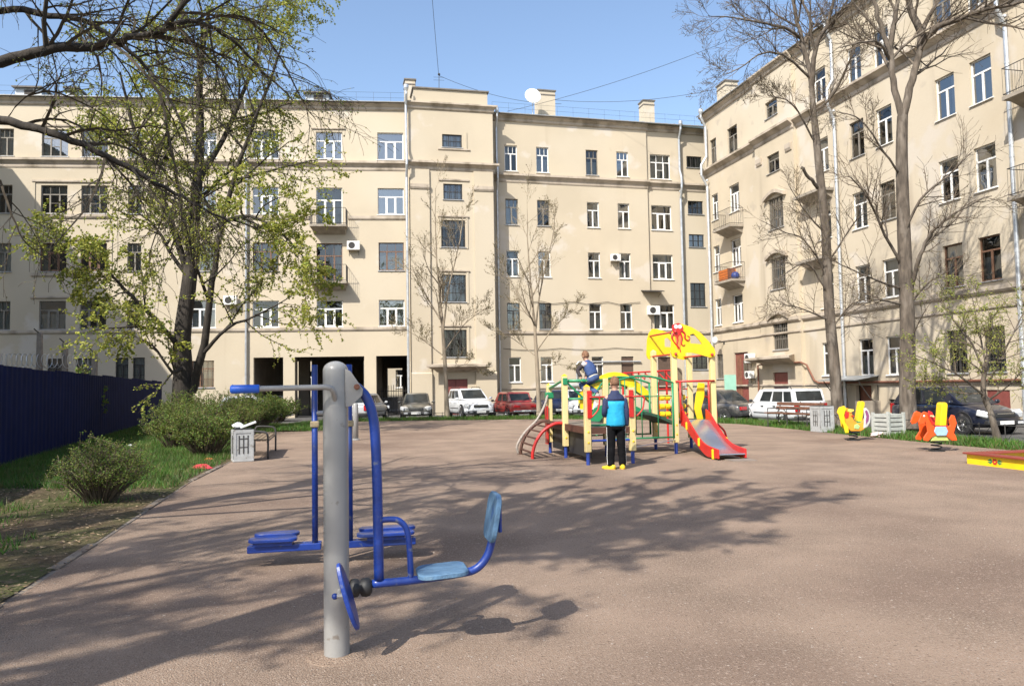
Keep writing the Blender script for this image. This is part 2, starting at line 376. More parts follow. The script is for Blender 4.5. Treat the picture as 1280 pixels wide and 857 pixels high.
# ------------------------------------------------------------------ buildings
class Fac:
    """a vertical facade plane: u along it, y into the wall, z up"""
    def __init__(s, root, P, d, off=0.):
        s.root = root; d = V((d[0], d[1], 0)).normalized(); s.d = d; s.n = V((-d.y, d.x, 0)); s.P = V((P[0], P[1], 0)); s.rz = math.atan2(d.y, d.x); s.off = off
        s.P = s.P-s.n*off; s.ops = []
    def w(s, u, y, z): return s.P+s.d*u+s.n*y+V((0, 0, z))
    def l(s, u, y, z): return s.w(u, y, z)-s.root.location
    def M(s): return Matrix.Translation(s.P-s.root.location) @ Matrix.Rotation(s.rz, 4, 'Z')
    def part(s, mb, name, m, **k): return mb.build(name, m, s.root, loc=s.P-s.root.location, rz=s.rz, **k)
    def wall(s, u0, u1, z0, z1, m, extra=(), depth=.2, ret=(0., 0.), name='wall', inner=None):
        ops = s.ops+list(extra)
        us = sorted({u0, u1}|{round(o[0], 3) for o in ops}|{round(o[1], 3) for o in ops}); zs = sorted({z0, z1}|{round(o[2], 3) for o in ops}|{round(o[3], 3) for o in ops})
        us = [u for u in us if u0 <= u <= u1]; zs = [z for z in zs if z0 <= z <= z1]
        b = MB(); idx = {}
        def vid(u, z):
            if (u, z) not in idx: idx[(u, z)] = len(b.v); b.v.append((u, 0, z))
            return idx[(u, z)]
        for i in range(len(us)-1):
            for j in range(len(zs)-1):
                cu = (us[i]+us[i+1])/2; cz = (zs[j]+zs[j+1])/2
                if any(o[0] < cu < o[1] and o[2] < cz < o[3] for o in ops): continue
                b.f.append((vid(us[i], zs[j]), vid(us[i+1], zs[j]), vid(us[i+1], zs[j+1]), vid(us[i], zs[j+1]))); b.mi.append(0)
        for (a, c, e, f) in ops:
            D = depth
            b.add([(a,0,e),(c,0,e),(c,0,f),(a,0,f),(a,D,e),(c,D,e),(c,D,f),(a,D,f)], [(0,1,5,4),(1,2,6,5),(2,3,7,6),(3,0,4,7)])
        for k, (uu, rd) in enumerate(((u0, ret[0]), (u1, ret[1]))):
            if rd: b.add([(uu,0,z0),(uu,rd,z0),(uu,rd,z1),(uu,0,z1)], [(0,1,2,3) if k == 0 else (3,2,1,0)])
        o = s.part(b, name, m)
        if inner:
            q = MB(); q.box((u0+.05, 1.1, inner), (u1-.05, 1.16, z1-.3)); s.part(q, 'dark_backing', MT['dark_in'])
        return o
    def sweep(s, u0, u1, prof, m, name, ends=(0., 0.)):
        """horizontal moulding: prof = [(out, z)] from bottom to top"""
        b = MB(); n = len(prof)
        pr = [(-.02, prof[0][1])]+[tuple(p) for p in prof]+[(-.02, prof[-1][1])]; n = len(pr)
        vs = [(u0-(e if ends[0] else 0), -e, z) for e, z in pr]+[(u1+(e if ends[1] else 0), -e, z) for e, z in pr]
        fs = [(i, n+i, n+i+1, i+1) for i in range(n-1)]+[tuple(range(n)), tuple(range(2*n-1, n-1, -1))]
        b.add(vs, fs); return s.part(b, name, m)
WIN = {}
def win_meshes(w_, h_, style):
    key = (round(w_, 2), round(h_, 2), style)
    if key in WIN: return WIN[key]
    fm = {'w': 'white', 'b': 'brownwood', 'g': 'greywood', 'd': 'iron'}[style[0]]; kind = style[1:]
    b = MB(); t = .055; y0, y1 = .10, .165; hw = w_/2
    b.box((-hw, y0, 0), (-hw+t, y1, h_)); b.box((hw-t, y0, 0), (hw, y1, h_)); b.box((-hw+t, y0, 0), (hw-t, y1, t)); b.box((-hw+t, y0, h_-t), (hw-t, y1, h_))
    def bar(x0, z0, x1, z1, e=.0): b.box((x0, y0+.006+e, z0), (x1, y1-.006, z1))
    if kind in ('2', '3', '2x', '3x', '3door'):
        zt = h_*.68; bar(-hw+t, zt-.035, hw-t, zt+.035)
        xs = [0.] if kind[0] == '2' else [-w_*.18, w_*.18]
        lo = t
        for x in xs: bar(x-.045, lo, x+.045, zt-.035)
        # sash stiles
        eds = [-hw+t]+xs+[hw-t]
        if 'x' in kind:
            for x in ([-w_/6, w_/6] if kind[0] == '3' else [-w_*.17, w_*.17]): bar(x-.014, zt+.035, x+.014, h_-t)
        if kind == '3x': bar(xs[0]+.045, h_*.36, xs[1]-.045, h_*.36+.028)
        if kind == '3':
            for (x0, x1) in ((xs[0]+.045, xs[1]-.045),):
                bar(x0, t, x0+.04, zt-.035, -.012); bar(x1-.04, t, x1, zt-.035, -.012); bar(x0+.04, t, x1-.04, t+.05, -.012); bar(x0+.04, zt-.085, x1-.04, zt-.035, -.012)
    elif kind == 'grid':
        n = max(2, round(w_/.4)); k = max(1, round(h_/.55))
        for i in range(1, n): bar(-hw+w_*i/n-.022, t, -hw+w_*i/n+.022, h_-t)
        for j in range(1, k):
            for i in range(n): bar(-hw+w_*i/n+(.022 if i else t), h_*j/k-.02, -hw+w_*(i+1)/n-(.022 if i < n-1 else t), h_*j/k+.02)
        for i in range(2*n): # outer bars
            x = -hw+w_*(i+.5)/(2*n); b.box((x-.008, .03, 0), (x+.008, .046, h_))
    elif kind == 'bars':
        zt = h_*.7; bar(-hw+t, zt-.035, hw-t, zt+.035); bar(-.04, t, .04, zt-.035)
        for i in range(6):
            x = -hw+w_*(i+.5)/6; b.box((x-.009, .02, 0), (x+.009, .036, h_))
        for z in (.3, .62): b.box((-hw, .037, h_*z-.01), (hw, .05, h_*z+.01))
    fr = b.mesh('window', MT[fm])
    p = MB(); p.add([(-hw+.02, .14, .02), (hw-.02, .14, .02), (hw-.02, .14, h_-.02), (-hw+.02, .14, h_-.02)], [(0,1,2,3)])
    sl_ = MB(); sl_.add([(-hw-.06, -.07, -.055), (hw+.06, -.07, -.055), (hw+.06, .0, -.055), (-hw-.06, .0, -.055), (-hw-.06, -.07, -.03), (hw+.06, -.07, -.03), (hw+.06, -.002, -.004), (-hw-.06, -.002, -.004)],
        [(0,3,2,1),(4,5,6,7),(0,1,5,4),(1,2,6,5),(2,3,7,6),(3,0,4,7)])
    cur = {}
    def sheet(x0, x1, z0, z1):
        c = MB(); n = max(6, int((x1-x0)/.06)); vs = []
        for i in range(n+1):
            x = x0+(x1-x0)*i/n; y = .26+.03*math.sin(i*1.9)+.015*math.sin(i*.7); vs += [(x, y, z0), (x, y*1.02, z1)]
        c.add(vs, [(2*i, 2*i+2, 2*i+3, 2*i+1) for i in range(n)]); return c
    cur['full'] = sheet(-hw, hw, 0, h_).mesh('curtain', MT['curtain'], True)
    cur['left'] = sheet(-hw, -hw+.36*w_, 0, h_).mesh('curtain', MT['curtain2'], True)
    cur['right'] = sheet(hw-.4*w_, hw, 0, h_).mesh('curtain', MT['curtain'], True)
    cur['low'] = sheet(-hw, hw, 0, h_*.55).mesh('curtain', MT['curtain'], True)
    cur['top'] = sheet(-hw, hw, h_*.7, h_).mesh('curtain', MT['curtain2'], True)
    WIN[key] = (fr, [p.mesh('pane', MT[g_]) for g_ in ('glass', 'glass2', 'glass3')], sl_.mesh('sill', MT['zinc'] if style[0] != 'w' else MT['white']), cur); return WIN[key]
wr = random.Random(11)
def window(fac, uc, z, w_, h_, style, cur=None, sill=True):
    fr, pn, sl_, cu = win_meshes(w_, h_, style)
    fac.ops.append((uc-w_/2, uc+w_/2, z, z+h_))
    o = inst(fr, 'window', fac.root, fac.l(uc, 0, z), fac.rz)
    inst(wr.choice(pn), 'pane', o, (0, 0, 0))
    if sill: inst(sl_, 'sill', o, (0, 0, 0))
    if cur is None: cur = wr.choice(['full', 'left', 'right', 'low', 'top', None, 'right', 'full', 'full', 'low'])
    if cur: inst(cu[cur], 'curtain', o, (0, 0, 0))
    return o
def balcony(fac, u0, u1, z, out=.95, rail=True, glow=None):
    b = MB(); b.box((u0, -out, z-.14), (u1, 0, z)); 
    b.add([(u0+.1, -out+.15, z-.14), (u1-.1, -out+.15, z-.14), (u1-.1, 0, z-.14), (u0+.1, 0, z-.14), (u0+.15, 0, z-.5), (u1-.15, 0, z-.5)], [(0,1,2,3),(0,4,5,1),(0,3,4),(1,5,2)])
    o = fac.part(b, 'balcony', MT['slab'])
    r = MB(); y = -out+.04; H_ = 1.05
    if rail:
        for zz in (.08, H_): r.tube([(u0+.03, -.02, z+zz), (u0+.03, y, z+zz), (u1-.03, y, z+zz), (u1-.03, -.02, z+zz)], .018, 5)
        n = int((u1-u0)/.13)
        for i in range(n+1):
            x = u0+.03+(u1-u0-.06)*i/n; r.tube([(x, y, z), (x, y, z+H_)], .007, 3)
        for k in range(6):
            for x in (u0+.03, u1-.03): r.tube([(x, y*(k/6)-.02, z), (x, y*(k/6)-.02, z+H_)], .009, 4)
        ro = r.build('railing', MT['iron'], o)
    return o
def pipe(fac, u, z0, z1, out=.16, r=.07, jog=None, m='zinc'):
    """downpipe with a funnel head, clamps and a kick at each cornice"""
    b = MB(); P = [(u, -out-.08, z0+.0), (u, -out, z0+.45)]
    for (zj, oj) in (jog or []): P += [(u, -out, zj-.9), (u, -oj, zj-.15), (u, -oj, zj+.55), (u, -out, zj+1.15)]
    P += [(u, -out, z1-.9), (u, -out-.32, z1-.25), (u, -out-.32, z1)]
    b.tube(P, r, 10)
    b.lathe([(r, 0), (r*1.9, .22), (r*1.9, .42), (r*1.7, .42)], 10, Matrix.Translation((u, -out-.32, z1-.1)))
    zz = z0+1
    while zz < z1-1.2:
        b.tube([(u, -out, zz), (u, -out, zz+.09)], r*1.14, 10); zz += 1.8
    return fac.part(b, 'downpipe', MT[m], smooth=False)
def chimney(fac, u0, u1, y0, y1, z0, z1, name='chimney'):
    b = MB(); b.box((u0, y0, z0), (u1, y1, z1)); o = fac.part(b, name, MT['plaster'])
    c = MB(); c.box((u0-.07, y0-.07, z1-.0), (u1+.07, y1+.07, z1+.09)); c.box((u0-.03, y0-.03, z1-.32), (u1+.03, y1+.03, z1-.24)); 
    k = c.build('cap', MT['coping'], o); return o
def roof(fac, u0, u1, ze, run, rise, over=.42, name='roof', rail=True):
    b = MB(); n = max(1, int((u1-u0)/.6))
    b.add([(u0, -over, ze), (u1, -over, ze), (u1, run, ze+rise), (u0, run, ze+rise), (u0, -over, ze-.03), (u1, -over, ze-.03), (u0, run+6, ze), (u1, run+6, ze)], [(0,1,2,3), (4,5,1,0), (3,2,7,6)])
    for i in range(1, n):
        u = u0+(u1-u0)*i/n; b.add([(u-.012, -over, ze), (u+.012, -over, ze), (u+.012, run, ze+rise), (u-.012, run, ze+rise), (u, -over, ze+.03), (u, run, ze+rise+.03)], [(0,4,5,3), (4,1,2,5), (0,1,4)])
    o = fac.part(b, name, MT['roofmetal'])
    g = MB(); g.box((u0, -over-.012, ze-.07), (u1, -over+.05, ze-.032)); g.build('eave_edge', MT['coping'], o)
    if rail:
        r = MB(); y = .35; zb = ze+rise*(y+over)/(run+over)
        for zz in (.35, .7): r.tube([(u0, y, zb+zz), (u1, y, zb+zz)], .008, 3)
        k = int((u1-u0)/1.1)
        for i in range(k+1):
            u = u0+(u1-u0)*i/k; r.tube([(u, y, zb-.05), (u, y, zb+.7)], .007, 3)
        r.build('guard_rail', MT['iron'], o)
    return o
def block(fac, u0, u1, y0, y1, z0, z1, m, name, bev=0):
    b = MB(); b.box((u0, y0, z0), (u1, y1, z1)); return fac.part(b, name, m, bev=bev)
EAVE = [(.04, -.45), (.10, -.38), (.10, -.26), (.22, -.14), (.30, -.10), (.30, 0.)]
def eave(z): return [(a, z+b_) for a, b_ in EAVE]
def belt(z0, z1, o=.28): h = z1-z0; return [(.03, z0), (.06, z0+.12*h), (.06, z0+.35*h), (o*.7, z0+.62*h), (o, z0+.7*h), (o, z0+.92*h), (o*.4, z1)]
def course(z0, z1, o=.09): return [(o*.5, z0), (o, z0+(z1-z0)*.35), (o, z1)]
# ---- front block: left wing with passage arches, stair tower, right part
LP, LD = (-33, 47.3), (1, .098); TP, TD = (-6.45, 49.6), (1, .22); MP, MD = (-.8, 52), (1, .246); RP, RD = (12.9, 55.4), (.235, -1)
front = thing('apartment_building', 'cream five storey apartment house with passage arches, stair tower and long window rows', 'building', (-6.5, 50.2, DRZ))
L = Fac(front, LP, LD)
zr = [12.70, 9.08, 5.50]; z5 = 16.28
st_rows = ['w3', 'b3x', 'b3', 'b3x']
for uc in (-8.0, -5.6, -1.2, 4.82, 7.2):
    window(L, uc, z5, 1.56, 1.7, 'g3x', wr.choice(['full', 'low', None]))
    for k, z in enumerate(zr): window(L, uc, z, 1.56, 1.75, ['g3x', 'b3', 'g3'][k], wr.choice(['top', None, 'left', None]))
for uc in (1.95, 9.62):
    window(L, uc, z5, .88, 1.7, 'g2x', wr.choice(['full', None]))
    for k, z in enumerate(zr): window(L, uc, z, .84, 1.75, 'g2x', None)
window(L, 13.8, z5, 1.5, 1.7, 'w3', 'full')
for k, z in enumerate(zr): window(L, 13.8, z, 1.46, 1.75, 'w3' if k == 2 else 'g3x', 'low' if k == 2 else None)
for k, uc in enumerate((17.6, 21.56, 25.46)):
    window(L, uc, z5, 1.66, 1.78, 'w3', ['low', None, 'full'][k])
    window(L, uc, zr[2], 1.62, 1.68, 'w3', ['left', None, 'right'][k])
window(L, 17.6, zr[0], 1.62, 1.75, 'w3', 'top'); window(L, 25.46, zr[0], 1.66, 1.72, 'w3', 'full')
window(L, 21.56, 11.93, 1.64, 2.5, 'w3', 'full', sill=False)
window(L, 17.6, zr[1], 1.6, 1.8, 'b3x', 'full'); window(L, 25.46, zr[1], 1.6, 1.8, 'b3x', 'low'); window(L, 21.56, 8.33, 1.62, 2.5, 'b3x', 'right', sill=False)
for uc, w_ in ((-7, 1.), (-4, 1.), (-1, 1.), (5.05, .95), (6.7, .9), (8.95, .75), (9.95, .7)): window(L, uc, 2.15, w_, 1.55, 'dbars', None)
window(L, 13.6, 1.8, 1.7, 1.65, 'brownx' if 0 else 'bbars', 'full')
ARCH = [(16.85, 18.67, DRZ-.05, 3.6), (19.38, 23.70, DRZ-.05, 3.6), (24.45, 26.42, DRZ-.05, 3.6)]
L.wall(-10, 26.62, DRZ-.1, 19.55, MT['plaster'], extra=ARCH, depth=.35)
b = MB(); b.box((-9.9, 1.1, .2), (16.3, 1.16, 19.2)); b.box((16.3, 1.1, 4.1), (26.5, 1.16, 19.2)); L.part(b, 'dark_backing', MT['dark_in'])
L.sweep(-10, 26.45, eave(19.95), MT['trim'], 'eave_moulding'); roof(L, -10, 26.6, 19.99, 5, 1.1)
L.sweep(-10, 26.45, belt(15.55, 16.17), MT['trim'], 'cornice')
L.sweep(-10, 26.4, course(5.22, 5.46), MT['trim'], 'string_course')
L.sweep(16.6, 20.3, course(12.35, 12.6), MT['trim'], 'string_course'); L.sweep(22.75, 26.4, course(12.35, 12.6), MT['trim'], 'string_course')
for (a, c) in ((3.55, 8.3), (-8.9, -.3)):
    L.sweep(a, c, course(12.38, 12.64, .12), MT['trim'], 'window_ledge')
    for zz in (10.95, 14.6, 7.38): L.sweep(a, c, course(zz, zz+.16, .1), MT['trim'], 'window_hood')
    L.sweep(a, c, course(8.75, 8.98, .1), MT['trim'], 'window_ledge')
    for uu in (a, c-.16):
        for za, zb in ((12.64, 14.6), (8.98, 10.95)): block(L, uu, uu+.16, -.05, .01, za, zb, MT['plaster'], 'window_surround')
for z5w in (17.98+.14,): L.sweep(3.9, 8.2, course(18.12, 18.25, .07), MT['trim'], 'window_hood'); L.sweep(20.5, 22.6, course(18.2, 18.3, .08), MT['trim'], 'window_hood')
balcony(L, 20.45, 22.72, 11.88); balcony(L, 20.45, 22.72, 8.28)
pipe(L, 16.42, DRZ, 19.9, jog=[(15.9, .42)])
# passage behind the arches
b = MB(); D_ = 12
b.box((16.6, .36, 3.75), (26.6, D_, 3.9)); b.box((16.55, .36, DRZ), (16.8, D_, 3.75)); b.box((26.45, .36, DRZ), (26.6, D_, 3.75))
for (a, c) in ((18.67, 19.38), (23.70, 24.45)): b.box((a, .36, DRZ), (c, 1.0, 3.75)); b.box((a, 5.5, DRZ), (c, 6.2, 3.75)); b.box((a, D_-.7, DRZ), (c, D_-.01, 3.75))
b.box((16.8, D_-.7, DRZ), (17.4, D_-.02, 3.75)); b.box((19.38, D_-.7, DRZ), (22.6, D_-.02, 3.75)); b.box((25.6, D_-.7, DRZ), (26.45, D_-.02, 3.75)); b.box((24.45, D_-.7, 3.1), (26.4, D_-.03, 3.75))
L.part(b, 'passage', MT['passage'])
b = MB()
for (a, c) in ((24.5, 26.4),):
    for i in range(13): x = a+(c-a)*i/12; b.tube([(x, 1.6, DRZ), (x, 1.6, 1.5+.25*math.sin(i/12*math.pi))], .018, 4)
    for z in (.1, .8, 1.35): b.tube([(a, 1.6, z), (c, 1.6, z)], .022, 4)
    b.box((a+.2, 1.62, .15), (c-.1, 1.65, .95))
L.part(b, 'gate', MT['iron'])
# rear court house seen through the passage
rear = thing('courtyard_house', 'pale sunlit house wall glimpsed through the dark passage arches', 'building', L.w(20, 30, 0))
RF = Fac(rear, L.w(8, 27, 0), LD)
for uc in (5, 8, 11, 14, 17): 
    for z in (1.6, 5.2): window(RF, uc, z, 1.4, 1.75, 'w3', None)
RF.wall(0, 22, DRZ-.1, 9, MT['plaster'], inner=DRZ)
# ---- stair tower
T = Fac(front, TP, TD)
window(T, 2.83, 17.17, 1.3, .84, 'dgrid', None); window(T, 2.84, 13.72, 1.25, 1.02, 'dgrid', None)
for z in (10.6, 7.04, 3.47): window(T, 2.84, z, 1.56, 1.76, 'dgrid', None)
T.wall(0, 5.55, DRZ-.1, 19.6, MT['plaster'], extra=[(2.1, 3.64, DRZ-.1, 2.05)], ret=(1.2, 1.4), depth=.22)
block(T, .05, 5.5, .9, .96, .2, 19.3, MT['dark_in'], 'dark_backing')
T.sweep(0, 5.55, eave(20.02), MT['trim'], 'eave_moulding', ends=(1, 1))
T.sweep(0, 5.55, belt(15.6, 16.17, .34), MT['trim'], 'cornice', ends=(1, 1))
block(T, .35, 5.2, -.1, 3.5, 20.02, 20.9, MT['plaster'], 'parapet'); block(T, .25, 5.3, -.2, 3.6, 20.903, 20.99, MT['coping'], 'coping')
for (a, c) in ((.06, 1.3), (4.2, 5.5)):
    block(T, a, c, -.12, .01, 2.5, 15.6, MT['plaster'], 'pilaster'); T.sweep(a, c, [(p[0]+.12, p[1]) for p in course(14.3, 14.62, .1)], MT['trim'], 'capital', ends=(0, 0))
    T.sweep(a-.03, c+.03, [(.12, DRZ), (.2, DRZ+.02), (.2, 2.42), (.13, 2.5)], MT['plaster'], 'pilaster_base')
for z in (10.6, 7.04, 3.47):
    for uu in (1.9, 3.66): block(T, uu, uu+.13, -.05, .01, z-.1, z+1.92, MT['plaster'], 'window_surround')
    T.sweep(1.85, 3.85, course(z+1.92, z+2.06, .09), MT['trim'], 'window_hood')
for uu in (3.7,): block(T, uu, uu+.1, -.045, .01, 16.95, 18.2, MT['plaster'], 'window_surround')
T.sweep(1.9, 4.0, course(16.95, 17.07, .07), MT['trim'], 'window_ledge'); T.sweep(1.9, 3.9, course(15.0-.1, 15.05, .07), MT['trim'], 'window_hood')
b = MB(); b.box((2.1, .1, DRZ), (2.86, .16, 2.03)); b.box((2.88, .1, DRZ), (3.64, .16, 2.03)); do = T.part(b, 'door', MT['reddoor'], bev=.01)
b = MB(); b.tube([(2.8, .06, .9), (2.8, .06, 1.15)], .015, 6); b.build('handle', MT['zinc'], do)
T.sweep(1.75, 4.3, [(.1, 2.5), (.25, 2.62), (.7, 2.78), (.85, 2.82), (.85, 2.96), (.1, 3.05)], MT['trim'], 'door_hood', ends=(1, 1))
pipe(T, -.17, DRZ, 20.6, out=.2, r=.085, jog=[(15.9, .55)])
chimney(T, -.05, .62, 1.6, 2.6, 20, 22.1)
# ---- right part
Mf = Fac(front, MP, MD); M2 = Fac(front, MP, MD, -.14); M3 = Fac(front, MP, MD, -.28)
zm = [16.1, 12.42, 8.9, 5.35]
for i, uc in enumerate((.97, 3.2, 6.78, 9.05)):
    for k, z in enumerate(zm):
        sty = 'w2'
        if (i, k) in ((2, 0), (0, 1), (1, 1)): sty = 'g2x'
        if (i, k) in ((0, 0), (1, 0), (3, 0)): sty = 'w2x'
        if (i, k) in ((0, 3), (1, 3)): sty = 'dbars'
        window(Mf, uc, z, .88, 1.76, sty)
for uc in (1.0, 3.22, 6.85): window(Mf, uc, 1.8, .84, 1.66, 'w2', 'low')
sh = MB()
Mf.ops.append((8.6, 9.5, 1.2, 3.45)); sh.box((8.62, .08, 1.2), (9.48, .12, 3.43)); sho = Mf.part(sh, 'shutter', mat('brown roller shutter', (.11, .07, .05), .6, .15, 3, .6, 30, stretch=(.2, .2, 6)))
Mf.wall(-.3, 10.9, DRZ-.1, 19.55, MT['plaster'], inner=.1)
for k, z in enumerate(zm): window(M2, 11.98, z, 1.55, 1.76, 'w3' if k else 'w3x')
M2.ops.append((11.4, 12.8, 1.0, 3.4)); sh = MB(); sh.box((11.42, .08, 1.0), (12.78, .12, 3.38)); M2.part(sh, 'shutter', sho.data.materials[0])
M2.wall(10.88, 13.55, DRZ-.1, 19.55, MT['plaster'], inner=.1)
for z, h_ in ((17.1, .82), (13.7, .95), (11.3, .92), (7.0, 1.7), (2.5, .95)): window(M3, 14.72, z, 1.2, h_, 'dgrid', None)
M3.wall(13.5, 17.2, DRZ-.1, 19.55, MT['plaster'], inner=.1)
for f_, a, c in ((Mf, -.3, 10.93), (M2, 10.93, 13.55), (M3, 13.5, 17.0)):
    f_.sweep(a, c, eave(19.93), MT['trim'], 'eave_moulding', ends=(0, 0)); f_.sweep(a, c, belt(15.3, 15.92), MT['trim'], 'cornice'); 
    f_.sweep(a, c, course(4.98, 5.2, .1), MT['trim'], 'string_course'); f_.sweep(a, c, course(1.28, 1.4, .07), MT['trim'], 'plinth_course')
roof(Mf, -.2, 17.2, 19.97, 5.5, 1.9)
pipe(Mf, -.05, DRZ, 19.9, out=.14, jog=[(15.6, .38)]); pipe(M2, 13.42, DRZ, 19.9, out=.16, jog=[(15.6, .4)], r=.08)
chimney(Mf, 3.9, 5.2, 3.2, 4.2, 20.6, 23.1); chimney(M2, 12.6, 13.5, 4.0, 4.9, 20.9, 23.3)
chimney(L, 12.2, 14.2, 3.2, 4.4, 20.3, 22.6); chimney(L, 20.6-.6, 20.8-.6, 3, 3.5, 20.5, 21.4, 'vent')
# dormer hatches on the left roof
for uu, ww in ((19.9, 1.5), (1.8, 1.6), (4.9, .7)):
    b = MB(); b.box((uu, 1.2, 20.2), (uu+ww, 3, 21.0)); o = L.part(b, 'dormer', MT['roofmetal'])
    c = MB(); c.box((uu+.35*ww, 1.17, 20.35), (uu+.75*ww, 1.198, 20.9)); c.build('hatch', MT['dark_in'], o); c = MB(); c.box((uu-.12, .95, 21.0), (uu+ww+.12, 3.1, 21.08)); c.build('cap', MT['coping'], o)
# gas pipe on the right part
b = MB(); b.tube([(5.3, -.1, .6), (5.3, -.1, 2.95), (5.45, -.1, 3.1), (10, -.1, 3.1)], .055, 8); Mf.part(b, 'gas_pipe', MT['zinc'])
# ---- right wing
right = thing('apartment_building', 'weathered cream apartment wing along the right side, red basement doors and hooded stair windows', 'building', (16.5, 40, DRZ))
RA = Fac(right, RP, RD); RB = Fac(right, RP, RD, .22); RC = Fac(right, RP, RD)
for uc, w_ in ((3.75, .85), (6.3, 1.25)):
    for k, z in enumerate((16.15, 12.4, 8.9, 5.33)): window(RA, uc, z, w_, 1.74, 'w3' if (k and w_ > 1) else ('g2' if k == 0 else 'w2'))
window(RA, 3.75, 1.8, .85, 1.6, 'gbars', None)
for z, h_ in ((16.86, .95), (13.6, 1.05)): window(RB, 11.2, z, 1.25, h_, 'g2', None)
for z in (10.3, 6.82, 3.35): window(RB, 11.3, z, 1.5, 1.78, 'ggrid', None)
cu = [14.2, 16.0, 18.22, 20.15, 23.85, 25.7, 29.2, 31.2, 34.4]
cu = [15.45, 18.22, 20.15, 23.85, 25.7, 29.2, 31.2, 34.4]
for i, uc in enumerate(cu):
    for k, z in enumerate((16.2, 12.45, 8.92, 5.32)):
        sty = 'w2'
        if k == 3 and i in (3, 4, 6): sty = 'b2'
        if (i, k) in ((2, 2), (1, 1), (3, 0), (5, 2)): sty = 'g2'
        window(RC, uc, z, 1.05, 1.76, sty)
    if i != 0: window(RC, uc, 1.75, 1.02, 1.76, 'dbars' if i in (3, 4) else 'w2', 'low' if i < 3 else None)
window(RC, 15.2, 1.8, .8, 1.7, 'w2', 'full')
RC.ops.append((19.65, 20.65, .02, .62)); RC.ops.append((17.35, 18.5, DRZ-.1, 1.25)); RC.ops.append((25.2, 26.3, .1, 1.05))
RA.ops.append((5.65, 7.3, DRZ-.1, 3.4)); RB.ops.append((10.4, 11.9, DRZ-.1, 2.05))
RA.wall(2.5, 9.3, DRZ-.1, 19.5, MT['plaster_old'], inner=.1, ret=(1.5, 0))
RB.wall(9.28, 13.25, DRZ-.1, 19.5, MT['plaster_old'], inner=.1, ret=(.3, .3))
RC.wall(13.2, 37, DRZ-.1, 19.5, MT['plaster_old'], inner=.1, ret=(0, 10))
for f_, a, c in ((RA, 2.3, 9.3), (RB, 9.2, 13.3), (RC, 13.25, 37)):
    f_.sweep(a, c, eave(19.85), MT['trim'], 'eave_moulding'); f_.sweep(a, c, belt(15.5, 16.08, .36), MT['trim'], 'cornice'); f_.sweep(a, c, course(4.82, 5.1, .14), MT['trim'], 'string_course'); f_.sweep(a, c, course(4.2, 4.32, .07), MT['trim'], 'string_course'); f_.sweep(a, c, course(1.25, 1.38, .06), MT['trim'], 'plinth_course')
roof(RA, 2.3, 37, 19.9, 5.5, 1.6)
chimney(RA, 3.4, 4.6, .6, 1.5, 20.0, 21.6); chimney(RC, 15.5, 16.4, 2.2, 3.2, 20.6, 22.4)
for (a, c) in ((9.4, 10.0), (12.5, 13.15)):
    pass
for z in (12.35, 8.88, 5.38):
    b = MB(); n = 14; pts_ = [(10.3+2.1*i/n, z-.15+.32*math.sin(math.pi*i/n)) for i in range(n+1)]; pts_ += [(p[0], p[1]-.2) for p in pts_[::-1]]
    b.prism(pts_, .24, y0=-.235); RB.part(b, 'window_hood', MT['trim'])
for uu in (9.5, 12.55): RB.sweep(uu, uu+.55, course(14.35, 14.75, .12), MT['trim'], 'capital')
for (za, u0, u1) in ((11.35, 5.1, 7.35), (7.95, 5.1, 7.35)): balcony(RA, u0, u1, za)
for za in (11.4, 7.9, 4.4)[:2]: balcony(RC, 13.9, 16.3, za, .8, rail=False)
for za in (11.85, 8.1): balcony(RC, 27.6, 29.9, za, 1.0)
pipe(RA, 3.15, DRZ, 19.8, out=.2, r=.085, jog=[(15.7, .6)]); pipe(RC, 16.75, DRZ, 19.8, out=.16, r=.08, jog=[(15.7, .5)]); pipe(RC, 27.1, DRZ, 19.8, out=.16, r=.085, jog=[(15.7, .5)])
b = MB(); b.box((5.65, .1, DRZ), (7.3, .16, 3.38)); do = RA.part(b, 'door', MT['reddoor']); b = MB(); b.box((6.6, .08, 1.9), (7.1, .098, 2.9)); b.build('pane', MT['glass'], do); b = MB(); b.box((5.8, .08, DRZ+.1), (6.4, .098, 3.2)); b.build('door_leaf', MT['rust'], do)
b = MB(); b.box((10.4, .1, DRZ), (11.9, .16, 2.03)); RB.part(b, 'door', MT['reddoor'])
RB.sweep(9.7, 12.6, [(.1, 2.5), (.2, 2.6), (.75, 2.72), (.9, 2.8), (.9, 2.92), (.1, 3.02)], MT['trim'], 'door_hood', ends=(1, 1))
b = MB(); b.box((17.37, .25, DRZ), (18.48, .3, 1.23)); RC.part(b, 'door', MT['rust']); b = MB(); b.box((25.2, .05, .1), (26.3, .09, 1.05)); RC.part(b, 'hatch', MT['reddoor'])
b = MB(); b.box((19.65, .1, .02), (20.65, .14, .62)); RC.part(b, 'hatch', MT['dark_in'])
